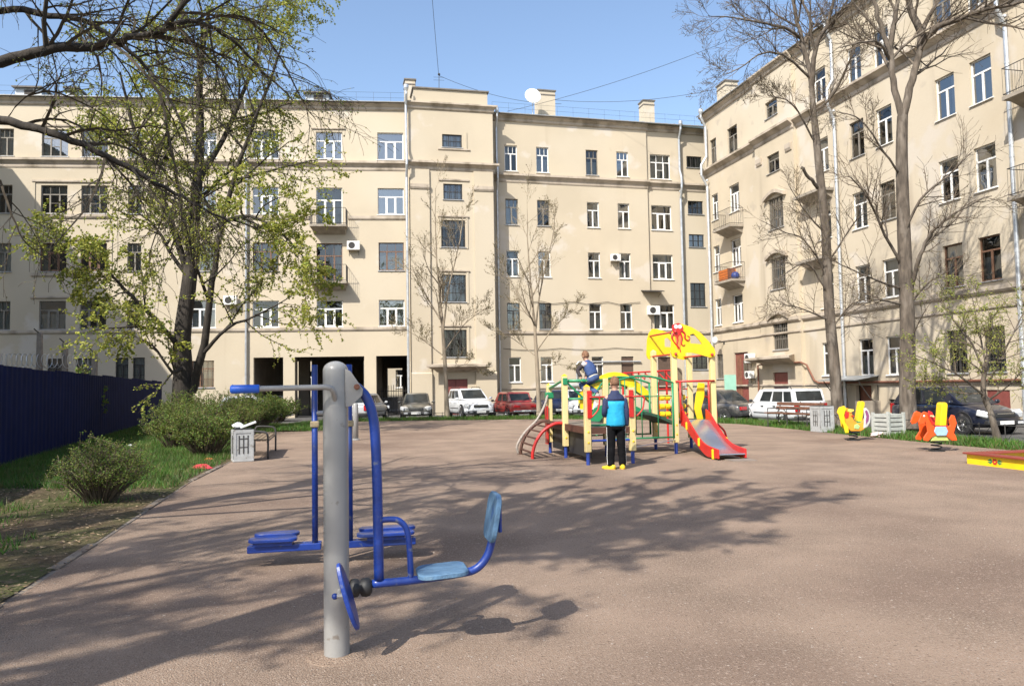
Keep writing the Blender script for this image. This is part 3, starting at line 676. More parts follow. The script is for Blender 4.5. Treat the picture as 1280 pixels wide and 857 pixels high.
# basement entrance canopy
b = MB(); Mx = Matrix.Identity(4)
b.add([(16.3, -.02, 1.75), (19.1, -.02, 1.75), (19.1, -1.35, 1.55), (16.3, -1.35, 1.55), (16.3, -.02, 1.71), (19.1, -.02, 1.71), (19.1, -1.35, 1.51), (16.3, -1.35, 1.51)], [(0,1,2,3),(7,6,5,4),(3,2,6,7),(0,3,7,4),(2,1,5,6)])
co = RC.part(b, 'canopy', MT['roofmetal']); b = MB()
for uu in (16.4, 19.0):
    b.tube([(uu, -.03, .35), (uu, -.5, .7), (uu, -1.1, 1.5)], .022, 6); b.tube([(uu, -.04, DRZ), (uu, -.04, 1.7)], .02, 6)
b.build('bracket', MT['iron'], co)
b = MB(); b.box((16.35, -1.3, DRZ), (16.5, -.02, .55)); RC.part(b, 'pit_wall', MT['slab']); b = MB(); b.box((19.0, -1.3, DRZ), (19.12, -.02, .55)); RC.part(b, 'pit_wall', MT['slab'])
# rusty gas pipes
b = MB(); b.tube([(8.7, -.16, .4), (8.7, -.16, 2.5), (9.25, -.3, 2.55), (13.3, -.3, 2.55), (13.6, -.15, 2.4), (14.2, -.13, 1.55), (14.6, -.13, 1.42), (24, -.13, 1.42), (36, -.13, 1.42)], .05, 8)
RC.part(b, 'gas_pipe', MT['rust'])
# ---- left courtyard wing, out of frame, whose roof line shades the far left facade
lw = thing('apartment_building', 'tall cream courtyard wing closing the yard on the left', 'building', (-35, 30, DRZ))
LW = Fac(lw, (-27.0, 8), (-.19, 1))
for uc in range(2, 34, 4):
    for z in (1.8, 5.35, 8.9, 12.45, 16.1): window(LW, uc+.5, z, 1.3, 1.75, 'w3')
LW.wall(0, 36, DRZ-.1, 19.6, MT['plaster'], inner=.1, ret=(9, 0)); LW.sweep(0, 36, eave(19.95), MT['trim'], 'eave_moulding'); LW.sweep(0, 36, belt(15.5, 16.1), MT['trim'], 'cornice'); roof(LW, 0, 36, 20, 5, 1.5)
# ------------------------------------------------------------------ things fixed to the facades
def facade_thing(name, label, cat, fac, u, y, z, group=None): return thing(name, label, cat, fac.w(u, y, z), fac.rz, group)
def ac(fac, u, z, label, s=1.0):
    t = facade_thing('air_conditioner', label, 'air conditioner', fac, u, 0, z, 'air conditioner boxes on the facades')
    b = MB(); b.box((-.4*s, -.42, 0), (.4*s, -.12, .56*s)); b.build('casing', MT['acwhite'], t, bev=.02)
    b = MB(); R_ = Matrix.Translation((-.1*s, -.424, .28*s)) @ Matrix.Rotation(math.pi/2, 4, 'X')
    for r_ in (.05, .1, .15, .2): b.tube([R_ @ V((r_*s*math.cos(k*math.pi/10), r_*s*math.sin(k*math.pi/10), 0)) for k in range(20)], .008, 4, closed=True)
    b.lathe([(.0001, -.003), (.21*s, -.003), (.21*s, -.001)], 20, R_); b.build('fan_grille', MT['iron'], t)
    b = MB()
    for x in (-.3*s, .3*s): b.box((x-.02, -.42, -.04), (x+.02, 0, -.002)); b.box((x-.02, -.04, -.3), (x+.02, 0, -.04))
    b.build('bracket', MT['slab'], t)
ac(L, 23.1, 10.35, 'white air conditioner beside the third floor balcony with brown door')
ac(Mf, 8.25, 10.05, 'small white air conditioner left of a white framed window, over the bare thin trees', .85)
ac(M2, 10.75+.3, 6.35, 'large boxy air conditioner under a tin hood next to a wide window', 1.1)
ac(L, 15.5, 6.9, 'air conditioner half hidden by leafy branches, left of the downpipe')
t = facade_thing('tin_hood', 'small dark tin hood on the wall above a boxy air conditioner', 'hood', M2, 10.95, 0, 8.0)
b = MB(); b.add([(-.75, 0, .12), (.75, 0, .12), (.75, -.75, -.02), (-.75, -.75, -.02), (-.75, 0, .06), (.75, 0, .06), (.75, -.75, -.08), (-.75, -.75, -.08)], [(0,1,2,3),(7,6,5,4),(3,2,6,7),(0,3,7,4),(2,1,5,6)]); b.build('sheet', MT['iron'], t)
b = MB(); [b.tube([(x, 0, -.35), (x, -.6, -.06)], .015, 4) for x in (-.6, .6)]; b.build('bracket', MT['iron'], t)
ac(RA, 8.0, 2.7, 'white air conditioner above a lower unit, near the tall maroon door', 1.0); ac(RA, 7.9, 1.75, 'white air conditioner mounted lowest, right of the tall maroon door', .8)
def wall_lamp(fac, u, z, label):
    t = facade_thing('wall_lamp', label, 'lamp', fac, u, 0, z, 'round white wall lamps')
    b = MB(); b.tube([(0, 0, 0), (0, -.35, .1), (0, -.55, .1)], .025, 6); b.box((-.08, -.03, -.12), (.08, 0, .12)); b.build('arm', MT['iron'], t)
    b = MB(); b.ball((0, -.66, .12), (.26, .18, .26), 14); b.build('lamp_head', MT['acwhite'], t, smooth=True)
wall_lamp(M2, 11.05, 4.3, 'white floodlight on the wall left of the yellow playground roof'); wall_lamp(RA, 4.4, 4.15, 'white floodlight on the wall right of the yellow playground roof')
# satellite dish
t = thing('satellite_dish', 'white satellite dish on the roof against the big chimney', 'dish', Mf.w(3.3, 2.6, 20.5))
b = MB(); Rm = Matrix.Translation((0, -.25, 1.75)) @ Matrix.Rotation(math.radians(78), 4, 'X') @ Matrix.Rotation(.2, 4, 'Y')
b.lathe([(.0001, 0), (.24, .03), (.47, .09), (.59, .14), (.58, .16), (.46, .11), (.24, .05), (.0001, .02)], 26, Rm); b.build('reflector', MT['acwhite'], t, smooth=True)
b = MB(); b.tube([(0, .1, 0), (0, .1, 1.7), (0, -.2, 1.75)], .035, 6); b.tube([Rm @ V((0, -.7, .15)), Rm @ V((0, -.1, .75))], .02, 5); b.build('mast', MT['zinc'], t)
b = MB(); b.ball(Rm @ V((0, -.08, .78)), .07, 8); b.build('receiver', MT['acwhite'], t)
# roof antenna and wires
t = thing('antenna', 'thin roof antenna mast with guy wires on the stair tower', 'antenna', T.w(2.2, 1.5, 20.9))
b = MB(); b.tube([(0, 0, 0), (.02, 0, 1.7)], .022, 5); b.build('mast', MT['iron'], t); b = MB(); [b.tube([(-.35, 0, z), (.35, .1, z)], .01, 4) for z in (1.3, 1.5)]; b.ball((.02, 0, 1.68), .09, 8); b.build('aerial', MT['iron'], t)
def wire(label, P0, P1, sag, r=.014):
    b = MB(); n = 16; b.tube([P0.lerp(P1, i/n)-V((0, 0, sag*4*(i/n)*(1-i/n))) for i in range(n+1)], r, 4); o = b.build('overhead_wire', MT['iron']); tag(o, label, 'wire', 'overhead wires across the sky')
A0 = T.w(2.2, 1.5, 22.5)
wire('thin wire falling steeply from above onto the stair tower antenna', A0, at(538, -30, 46), .1)
wire('thin wire from the antenna across to the big chimney', A0, Mf.w(6, 4.2, 22.6), .5)
wire('long thin wire rising to the right across the sky over the big chimney', Mf.w(1.5, 3, 21.3), at(1010, 8, 46), .6)
wire('thin wire spanning low between the two right chimneys and the corner roof', Mf.w(5, 4, 22.8), RA.w(3.6, .8, 21.5), .5)
# cable strung over the right facade
b = MB(); P = [(2.1+i*.8, -.06, 7.15+.1*math.sin(i*2.1)) for i in range(11)]; b.tube(P, .018, 4); b.tube([(.2+i, -.05, 4.05-.12*math.sin(math.pi*((i % 4)/4))) for i in range(11)], .016, 4); Mf.part(b, 'cable', MT['iron'])
# orange crate and bundle on the corner balcony
t = thing('storage_crate', 'orange wooden crate on the corner balcony', 'crate', RA.w(6.0, -.5, 7.96), RA.rz)
om = mat('orange boards', (.62, .17, .03), .6, .15, 3)
b = MB(); [b.box((-.55, -.3, .05+i*.17), (.55, -.27, .19+i*.17)) for i in range(4)]; [b.box((-.55, .27, .05+i*.17), (.55, .3, .19+i*.17)) for i in range(4)]; b.build('side_slats', om, t); [MB().box((x-.03, -.27, 0), (x+.03, .27, .75)).build('end_frame', MT['rust'], t) for x in (-.5, .5)]
b = MB(); b.ball((0, 0, .22), (.28, .24, .26), 10); o = b.build('cloth_bundle', mat('blue tarp', (.03, .05, .2), .5, .3, 6), smooth=True, loc=RA.w(7.02, -.5, 7.95)); tag(o, 'dark blue bundle beside the orange crate on the balcony', 'bundle')
# mint green notice panel by the maroon door
t = thing('notice_board', 'pale mint green board standing in front of the tall maroon door', 'board', V((9.9+2.4, 41.5, DRZ)), RA.rz)
p = at(913, 478, 43); t.location = (p.x, p.y, DRZ); t.rotation_euler = (0, 0, .15)
zc = p.z-DRZ
b = MB(); b.prism([(a, c+zc) for a, c in rrect(.66, .86, .05)], .05); b.build('panel', mat('mint paint', (.30, .55, .43), .5, .08, 3), t)
b = MB(); [b.box((x-.03, .051, 0), (x+.03, .1, zc+.3)) for x in (-.25, .25)]; b.build('post', MT['iron'], t)
# ------------------------------------------------------------------ trees
BARK = mat('dark grey bark', (.032, .026, .021), .95, .3, 9, .9, 26, stretch=(1, 1, .25), col2=(.065, .054, .044), thr=(6., .5, .7, (1, 1, .3)))
BARKG = mat('grey brown bark', (.10, .08, .062), .95, .45, 9, 1.0, 22, stretch=(1, 1, .25), col2=(.19, .16, .13), thr=(5., .5, .68, (1, 1, .3)))
BARKP = mat('pale young bark', (.27, .22, .16), .9, .2, 8, .4, 30, stretch=(1, 1, .3))
TWIGD = mat('dark twigs', (.065, .05, .034), .9, .2, 5); TWIGB = mat('brown twigs', (.10, .075, .052), .9, .2, 5); TWIGP = mat('pale twigs', (.28, .225, .155), .9, .2, 5)
LEAFY = leafmat('young yellow green leaves', (.36, .36, .06)); LEAFG = leafmat('young green leaves', (.22, .28, .045)); LEAFO = leafmat('olive buds', (.12, .105, .035))
class Tree:
    def __init__(s, name, label, base, seed, bark, twig, leaf=None, leafp=0., leafs=.05, group=None, cat='tree'):
        s.root = thing(name, label, cat, base, 0, group); s.B = V(base); s.r = random.Random(seed); s.T = MB(); s.C = MB(); s.L = []
        s.bark, s.twig, s.leaf, s.leafp, s.leafs = bark, twig, leaf, leafp, leafs; s.droop = 0.; s.up = .15; s.wob = .16; s.minr = .0035
        s.nch = (9, 8, 7); s.rat = (.42, .5, .5); s.ang = (35, 65); s.thr = .03
    def seg(s, P, R):
        P = [p-s.B for p in P]
        if R[0] > s.thr: s.T.tube(P, R, 9 if R[0] > .1 else 6, caps=False)
        else: s.C.twig(P, R)
    def branch(s, p, d, L_, r, lvl, mx):
        n = 6 if lvl <= 1 else (4 if lvl == 2 else 3); P = [p]; d = d.normalized(); R = [r]; rr = s.r
        for i in range(n):
            d = d+V((rr.gauss(0, s.wob), rr.gauss(0, s.wob), rr.gauss(0, s.wob)+s.up*.35-s.droop*(i+1)/n*(.3+.25*lvl)))
            d.normalize(); p = p+d*(L_/n); P.append(p); R.append(max(s.minr, r*(1-.72*(i+1)/n)))
        s.seg(P, R); s.kids(P, R, L_, lvl, mx, .18)
    def kids(s, P, R, L_, lvl, mx, t0, n=None):
        rr = s.r
        if s.leaf and lvl >= mx-1:
            for i in range(1, len(P)):
                for k in range(5 if lvl >= mx else 3):
                    if rr.random() < s.leafp: s.L.append(P[i-1].lerp(P[i], rr.random()))
        if lvl >= mx: return
        n = n if n is not None else s.nch[min(lvl, len(s.nch)-1)]; m = len(P)-1
        for k in range(n):
            t = t0+(1-t0)*(k+rr.random())/n; f = min(t*m, m-1e-4); i = int(f); q = P[i].lerp(P[i+1], f-i); d = (P[i+1]-P[i]).normalized()
            rad = R[i]+(R[i+1]-R[i])*(f-i); a = math.radians(rr.uniform(*s.ang)); o = d.orthogonal().normalized(); o = Matrix.Rotation(rr.uniform(0, 6.283), 3, d) @ o
            dd = d*math.cos(a)+o*math.sin(a); ll = L_*s.rat[min(lvl, len(s.rat)-1)]*rr.uniform(.6, 1.15)*(1-.35*t)
            s.branch(q, dd, ll, max(s.minr, min(rad*.6, ll*.022+.002)), lvl+1, mx)
    def limb(s, P, r0, r1, mx=3, n=9, t0=.2, L_=None, k=4, lvl=0, trunk=False):
        P = smooth_path(P, k); m = len(P)-1; R = [r0+(r1-r0)*(i/m) for i in range(m+1)]
        if trunk: R[0] *= 1.35; R[1] *= 1.12
        for i in range(1, m):
            if not trunk: P[i] = P[i]+V((s.r.gauss(0, .012), s.r.gauss(0, .03), s.r.gauss(0, .012)))*min(1, r0*12)
        ln = sum((P[i+1]-P[i]).length for i in range(m)); s.seg(P, R); s.kids(P, R, L_ or ln, lvl, mx, t0, n)
    def done(s):
        s.T.build('trunk', s.bark, s.root, smooth=True)
        c = s.C; mats = [s.twig]
        if s.L:
            mats += s.leaf if isinstance(s.leaf, list) else [s.leaf]; rr = s.r
            for p in s.L:
                c.cur = rr.randrange(1, len(mats)); q = p-s.B; a = V((rr.gauss(0, 1), rr.gauss(0, 1), rr.gauss(0, 1)-.3)).normalized(); o = a.orthogonal().normalized()*.45; z = s.leafs*rr.uniform(.6, 1.3)
                c.add([q, q+(a*.5+o)*z, q+a*z, q+(a*.5-o)*z], [(0, 1, 2, 3)])
        c.build('crown', mats, s.root); return s.root
def pix(P, Y, jit=0., r=None):
    return [at(p[0], p[1], Y+(p[2] if len(p) > 2 else 0)) for p in P]
# big leafing tree beside the blue fence
Y0 = 27.0
b0 = at(226, 500, Y0); b0.z = 0
t = Tree('broadleaf_tree', 'big dark trunked tree with fresh yellow green leaves beside the blue fence', b0, 3, BARK, TWIGD, [LEAFY, LEAFY, LEAFG], .95, .076)
t.droop = .2; t.up = .08; t.nch = (11, 9, 6); t.rat = (.5, .6, .8); t.minr = .0042; t.wob = .12
t.limb([b0, at(229, 470, Y0), at(228, 420, Y0), at(238, 340, Y0), at(244, 260, Y0), at(250, 180, Y0), at(250, 90, Y0), at(262, 10, Y0)], .38, .06, n=10, t0=.4, L_=9, trunk=True)
t.limb([at(240, 490, Y0), at(255, 430, Y0-.5), at(263, 370, Y0-.8), at(275, 290, Y0-1), at(300, 200, Y0-1.4), at(330, 120, Y0-2), at(352, 60, Y0-2)], .15, .03, n=9, t0=.3, L_=8)
t.limb([at(236, 345, Y0), at(200, 240, Y0-.6), at(170, 170, Y0-1.2), at(150, 90, Y0-1.5)], .13, .03, n=8, L_=7)
t.limb([at(226, 440, Y0), at(205, 410, Y0-.6), at(165, 370, Y0-1.2), at(130, 335, Y0-1.5), at(105, 310, Y0-1.5)], .10, .02, n=10, L_=5.2)
t.limb([at(247, 230, Y0), at(290, 150, Y0+.6), at(320, 70, Y0+1), at(335, 0, Y0+1)], .11, .03, n=8, L_=7)
t.limb([at(243, 300, Y0), at(300, 270, Y0-1), at(350, 290, Y0-1.5), at(385, 330, Y0-1.5)], .09, .015, n=10, L_=5.)
t.limb([at(240, 330, Y0), at(225, 250, Y0+1.6), at(205, 130, Y0+2), at(190, 20, Y0+2.2)], .10, .03, n=8, L_=7)
t.limb([at(230, 455, Y0), at(215, 465, Y0-1), at(190, 430, Y0-1.4), at(165, 420, Y0-1.4)], .07, .012, n=9, L_=4.5, mx=2)
t.limb([at(255, 440, Y0-.5), at(285, 410, Y0-1), at(330, 390, Y0-1.3), at(365, 370, Y0-1.3)], .07, .012, n=10, L_=5.5, mx=2)
t.done()
# tree at the left edge of the picture: trunk outside the frame, long dark boughs hang in
b1 = V((-6.9, 6.4, 0)); Y1 = 7.6
t = Tree('broadleaf_tree', 'dark tree at the left edge whose long budding boughs hang into the yard', b1, 5, BARK, TWIGD, [LEAFG, LEAFO, LEAFY], .13, .022)
t.droop = .38; t.up = .0; t.wob = .15; t.nch = (10, 7, 5); t.rat = (.5, .6, .7)
crn = b1+V((0, 0, 3.6)); t.minr = .0022
t.limb([b1, b1+V((.1, 0, 1.8)), crn, b1+V((-.1, .5, 5.5)), b1+V((.2, .8, 8))], .27, .15, mx=3, n=3, t0=.7, L_=4.5, trunk=True)
t.limb([crn, at(-90, 95, 7.2), at(0, 77, Y1), at(55, 62, Y1), at(110, 58, Y1+.2), at(160, 48, Y1+.4), at(205, 38, Y1+.5), at(245, 26, Y1+.7), at(290, 50, Y1+1), at(330, 90, Y1+1.2), at(365, 125, Y1+1.3)], .068, .008, n=20, t0=.28, L_=3.2)
t.limb([crn+V((0, .1, .2)), at(-60, 40, 8.2), at(0, 12, 8.4), at(60, 20, 8.4), at(105, 26, 8.4), at(140, 48, 8.3), at(185, 85, 8.2), at(225, 150, 8.1), at(245, 200, 8.)], .05, .008, n=14, t0=.3, L_=3.0)
t.limb([crn-V((0, 0, .3)), at(-70, 150, 6.6), at(0, 149, 6.8), at(50, 163, 6.8), at(105, 182, 6.8), at(160, 208, 6.9), at(205, 235, 7), at(250, 258, 7.1), at(300, 285, 7.3)], .052, .006, n=16, t0=.3, L_=2.4)
t.limb([at(200, 42, Y1+.5), at(225, 12, Y1+.4), at(250, -25, Y1+.3), at(270, -80, Y1)], .035, .012, n=8, L_=2.5, lvl=1)
t.limb([at(245, 26, Y1+.7), at(300, 20, Y1+1.), at(340, 55, Y1+1.2), at(375, 120, Y1+1.5), at(395, 150, Y1+1.5)], .026, .006, n=12, L_=2.2, lvl=1)
t.limb([at(140, 55, Y1+.3), at(165, 75, Y1), at(200, 120, Y1), at(212, 180, Y1), at(225, 240, Y1), at(228, 290, Y1)], .022, .006, n=12, L_=2.2, lvl=1)
t.limb([at(60, 60, Y1), at(75, 35, Y1), at(90, 0, Y1), at(100, -40, Y1)], .025, .01, n=7, L_=2., lvl=1)
t.limb([at(10, 146, 6.8), at(30, 122, 6.9), at(55, 115, 7), at(85, 120, 7.2), at(130, 145, 7.4), at(175, 190, 7.5)], .016, .005, n=10, L_=1.8, lvl=1)
t.limb([at(0, 225, 7), at(12, 260, 7), at(30, 300, 7), at(60, 325, 7.2)], .014, .004, n=8, L_=1.2, lvl=1)
for k in range(9):
    a = k*.7+.3; t.limb([b1+V((0, .5, 4.2+k*.5)), b1+V((1.3*math.cos(a), 1.3*math.sin(a)+.5, 6.2+k*.55)), b1+V((3.1*math.cos(a), 2.8*math.sin(a)+.6, 7.4+k*.6))], .09, .02, mx=3, n=9, L_=3.6)
t.done()
# bare trees behind the viewpoint on the left: their crowns shade the near ground
def free_tree(name, label, base, h, spread, seed, n=10, fork=3.2, group=None, r=.25, tilt=(0, 0)):
    t = Tree(name, label, base, seed, BARK, TWIGD, [LEAFO, LEAFG], .25, .06, group); t.up = .2; t.nch = (11, 9, 7); t.rat = (.46, .55, .55)
    B = V(base); top = B+V((tilt[0], tilt[1], h))
    t.limb([B, B+V((0, 0, fork)), B.lerp(top, .6), top], r, .06, n=4, t0=.5, L_=h*.4, trunk=True)
    for k in range(n):
        a = k*2.4; f = fork+(h*.55-fork)*k/n; q = B+V((tilt[0]*f/h, tilt[1]*f/h, f)); s_ = spread*t.r.uniform(.75, 1.1)
        t.limb([q, q+V((math.cos(a)*s_*.45, math.sin(a)*s_*.45, 1.4)), q+V((math.cos(a)*s_, math.sin(a)*s_, 3.2+t.r.random()*2))], r*.42, .025, mx=3, n=9, L_=s_*1.1)
    return t.done()
free_tree('broadleaf_tree', 'tall budding tree on the lawn edge just left of the viewer', (-4.3, 1.2, 0), 13, 2.6, 21, n=12, fork=6.3)
free_tree('broadleaf_tree', 'budding tree with wide crown at the near edge of the left lawn', (-8.6, -.6, 0), 13.5, 3.8, 22, n=13)
free_tree('broadleaf_tree', 'slim tree far behind the viewer beside the path', (-9.7, -4.6, 0), 13, 2.4, 24, n=10)
# two bare trees in front of the right wing
Y2 = 25.2; b2 = at(1136, 533, Y2); b2.z = -.05
t = Tree('broadleaf_tree', 'bare tree with the thickest trunk, behind the grey slatted box', b2, 31, BARKG, TWIGB, LEAFO, .06, .045, 'bare trees along the lawn strip')
t.up = .16; t.nch = (12, 9, 6); t.rat = (.55, .65, .7); t.thr = .028; t.minr = .005; t.wob = .1; t.ang = (28, 58)
t.limb([b2, at(1134, 480, Y2), at(1134, 400, Y2), at(1130, 300, Y2), at(1127, 200, Y2), at(1128, 145, Y2)], .27, .165, n=0, trunk=True)
t.limb([at(1128, 150, Y2), at(1116, 100, Y2), at(1112, 65, Y2), at(1098, 20, Y2), at(1085, -20, Y2), at(1070, -90, Y2)], .115, .04, n=8, L_=5)
t.limb([at(1128, 150, Y2), at(1138, 110, Y2), at(1148, 70, Y2), at(1152, 40, Y2), at(1172, 0, Y2), at(1190, -60, Y2)], .14, .04, n=8, L_=5)
t.limb([at(1152, 45, Y2), at(1138, 10, Y2), at(1132, -30, Y2), at(1128, -100, Y2)], .13, .04, n=7, L_=4.5)
t.limb([at(1112, 65, Y2), at(1118, 25, Y2), at(1125, -20, Y2), at(1130, -80, Y2)], .1, .03, n=7, L_=4)
t.limb([at(1150, 55, Y2), at(1172, 35, Y2-.6), at(1205, 22, Y2-1.4), at(1240, 10, Y2-2.2), at(1285, 2, Y2-3)], .12, .03, n=9, L_=4.5)
t.limb([at(1205, 22, Y2-1.4), at(1245, 30, Y2-2.), at(1290, 38, Y2-2.6)], .06, .015, n=7, L_=3, lvl=1)
t.limb([at(1112, 75, Y2), at(1100, 55, Y2-.5), at(1082, 52, Y2-.9), at(1050, 60, Y2-1.3)], .06, .015, n=7, L_=3, lvl=1)
t.limb([at(1138, 365, Y2), at(1150, 320, Y2-.6), at(1165, 290, Y2-1), at(1195, 265, Y2-1.6), at(1240, 245, Y2-2.2)], .075, .015, n=15, L_=3.4, mx=2)
t.limb([at(1126, 330, Y2), at(1100, 280, Y2-.5), at(1080, 240, Y2-.9), at(1060, 220, Y2-1.2)], .06, .015, n=15, L_=3.2, mx=2)
t.limb([at(1128, 300, Y2), at(1150, 250, Y2-.6), at(1185, 220, Y2-1), at(1215, 190, Y2-1.2)], .05, .012, n=12, L_=3, mx=2)
t.limb([at(1124, 360, Y2), at(1095, 350, Y2-.8), at(1060, 335, Y2-1.2), at(1030, 320, Y2-1.2)], .04, .01, n=13, L_=2.8, mx=2)
t.limb([at(1138, 380, Y2), at(1165, 350, Y2-.8), at(1200, 345, Y2-1.4)], .04, .01, n=12, L_=2.8, mx=2)
t.limb([at(1125, 380, Y2), at(1090, 375, Y2-.8), at(1060, 395, Y2-1.2)], .035, .01, n=12, L_=2.6, mx=2)
t.limb([at(1137, 430, Y2), at(1150, 400, Y2-1), at(1165, 375, Y2-1.3)], .025, .008, n=7, L_=1.6, lvl=1)
t.limb([at(1126, 220, Y2), at(1105, 190, Y2-.5), at(1075, 150, Y2-.8), at(1045, 140, Y2-1)], .045, .012, n=8, L_=2.6)
t.done()
Y3 = 27.0; b3 = at(1048, 528, Y3); b3.z = -.05
t = Tree('broadleaf_tree', 'slightly leaning bare tree behind the white bin and right bench', b3, 33, BARKG, TWIGB, LEAFO, .06, .045, 'bare trees along the lawn strip')
t.up = .16; t.nch = (12, 9, 6); t.rat = (.55, .65, .7); t.thr = .028; t.minr = .005; t.wob = .1; t.ang = (28, 58)
t.limb([b3, at(1044, 470, Y3), at(1036, 380, Y3), at(1032, 290, Y3), at(1024, 210, Y3), at(1018, 150, Y3)], .21, .115, n=0, trunk=True)
t.limb([at(1018, 150, Y3), at(1012, 90, Y3), at(1002, 50, Y3), at(992, 0, Y3), at(985, -60, Y3)], .105, .04, n=10, L_=5)
t.limb([at(1014, 110, Y3), at(1020, 60, Y3-.4), at(1038, 20, Y3-.6), at(1048, -40, Y3-.7)], .1, .03, n=8, L_=4.5)
t.limb([at(1004, 55, Y3), at(1015, 30, Y3+.4), at(1005, 5, Y3+.8), at(1000, -40, Y3+1)], .07, .03, n=7, L_=4)
t.limb([at(1001, 48, Y3), at(980, 35, Y3-.6), at(950, 28, Y3-1), at(915, 22, Y3-1.2), at(885, 20, Y3-1.3)], .06, .012, n=10, L_=3.2)
t.limb([at(1014, 100, Y3), at(985, 72, Y3-.6), at(955, 66, Y3-1), at(925, 85, Y3-1.4), at(900, 95, Y3-1.5)], .05, .012, n=11, L_=3.0)
t.limb([at(1018, 140, Y3), at(1040, 120, Y3-.5), at(1065, 70, Y3-.8), at(1080, 30, Y3-.8)], .06, .015, n=9, L_=3)
t.limb([at(1020, 180, Y3), at(990, 130, Y3-.5), at(960, 120, Y3-.8)], .04, .01, n=8, L_=2.5)
t.limb([at(1022, 235, Y3), at(1012, 222, Y3-.4), at(1001, 209, Y3-.6)], .07, .055, n=0, lvl=2)
for (q, P) in (((1034, 340), [(1005, 300), (980, 290), (950, 275)]), ((1036, 370), [(1010, 330), (985, 340), (960, 360)]), ((1034, 330), [(1060, 290), (1075, 270), (1095, 262)]), ((1037, 400), [(1000, 385), (975, 380)]), ((1040, 410), [(1065, 380), (1090, 375)]), ((1030, 290), [(1005, 262), (985, 230)]), ((1034, 350), [(1018, 310), (1005, 270)])):
    t.limb([at(q[0], q[1], Y3)]+[at(a, c, Y3-.5*(i+1)) for i, (a, c) in enumerate(P)], .035, .008, n=13, L_=2.6, mx=2)
t.done()
# two young trees on the far strip
for (px, py, Y, sd, tp, lab) in ((559, 523, 38.3, 41, 235, 'thin young bare tree in front of the stair tower, by the white off roader'), (674, 522, 38.9, 43, 262, 'thin young bare tree with a fan of twigs by the red saloon car')):
    b4 = at(px, py, Y); b4.z = -.02
    t = Tree('young_tree', lab, b4, sd, BARKP, TWIGP, LEAFO, .15, .05, 'young trees on the far lawn strip'); t.up = .3; t.ang = (22, 50); t.nch = (9, 7, 5); t.rat = (.5, .65, .7); t.thr = .02; t.minr = .0045; t.wob = .1
    fx = px-6; t.limb([b4, at(px-2, 470, Y), at(px-5, 420, Y)], .12, .085, n=0, trunk=True)
    t.limb([at(px-5, 420, Y), at(fx-3, 370, Y), at(fx-8, 310, Y), at(fx-9, tp, Y)], .085, .012, n=9, t0=.1, L_=4.6)
    t.limb([at(px-5, 415, Y), at(fx+8, 360, Y-.4), at(fx+22, 300, Y-.6), at(fx+26, 265, Y-.6)], .055, .012, n=8, L_=3.6)
    t.limb([at(px-5, 405, Y), at(fx-20, 370, Y+.4), at(fx-40, 330, Y+.5)], .045, .01, n=8, L_=3.2)
    t.limb([at(px-4, 440, Y), at(px+22, 405, Y-.5), at(px+48, 385, Y-.6)], .035, .01, n=8, L_=2.6)
    t.limb([at(px-4, 445, Y), at(px-30, 425, Y+.5), at(px-55, 410, Y+.6)], .03, .01, n=8, L_=2.4)
    t.limb([at(px-4, 465, Y), at(px+24, 455, Y-.5), at(px+50, 462, Y-.6)], .02, .008, n=6, L_=1.8)
    t.done()
# small leafing tree on the right by the dark hatchback
Y5 = 19.2; b5 = at(1247, 550, Y5); b5.z = 0.0
t = Tree('young_tree', 'small crooked tree with tiny pale green leaves before the dark blue hatchback', b5, 51, BARKG, TWIGB, [LEAFG, LEAFY], .45, .03); t.up = .1; t.nch = (9, 7, 5); t.rat = (.55, .65, .7); t.wob = .11; t.thr = .02
t.limb([b5, at(1238, 515, Y5), at(1229, 490, Y5), at(1232, 455, Y5), at(1240, 425, Y5), at(1238, 390, Y5)], .085, .03, n=6, t0=.5, L_=2.2, trunk=True)
t.limb([at(1231, 495, Y5), at(1200, 470, Y5-.3), at(1170, 455, Y5-.5), at(1135, 440, Y5-.7)], .03, .007, n=10, L_=1.9)
t.limb([at(1232, 470, Y5), at(1215, 430, Y5-.2), at(1192, 400, Y5-.3), at(1170, 370, Y5-.3)], .035, .008, n=10, L_=1.9)
t.limb([at(1234, 480, Y5), at(1255, 440, Y5-.2), at(1275, 400, Y5-.4), at(1290, 370, Y5-.5)], .035, .008, n=10, L_=1.9)
t.limb([at(1232, 455, Y5), at(1225, 420, Y5+.5), at(1215, 370, Y5+.8)], .03, .008, n=10, L_=1.8)
t.limb([at(1236, 500, Y5), at(1262, 480, Y5-.5), at(1285, 455, Y5-.8)], .025, .007, n=9, L_=1.5)
t.limb([at(1229, 492, Y5), at(1195, 490, Y5+.2), at(1160, 480, Y5+.4)], .02, .007, n=8, L_=1.5)
t.done()
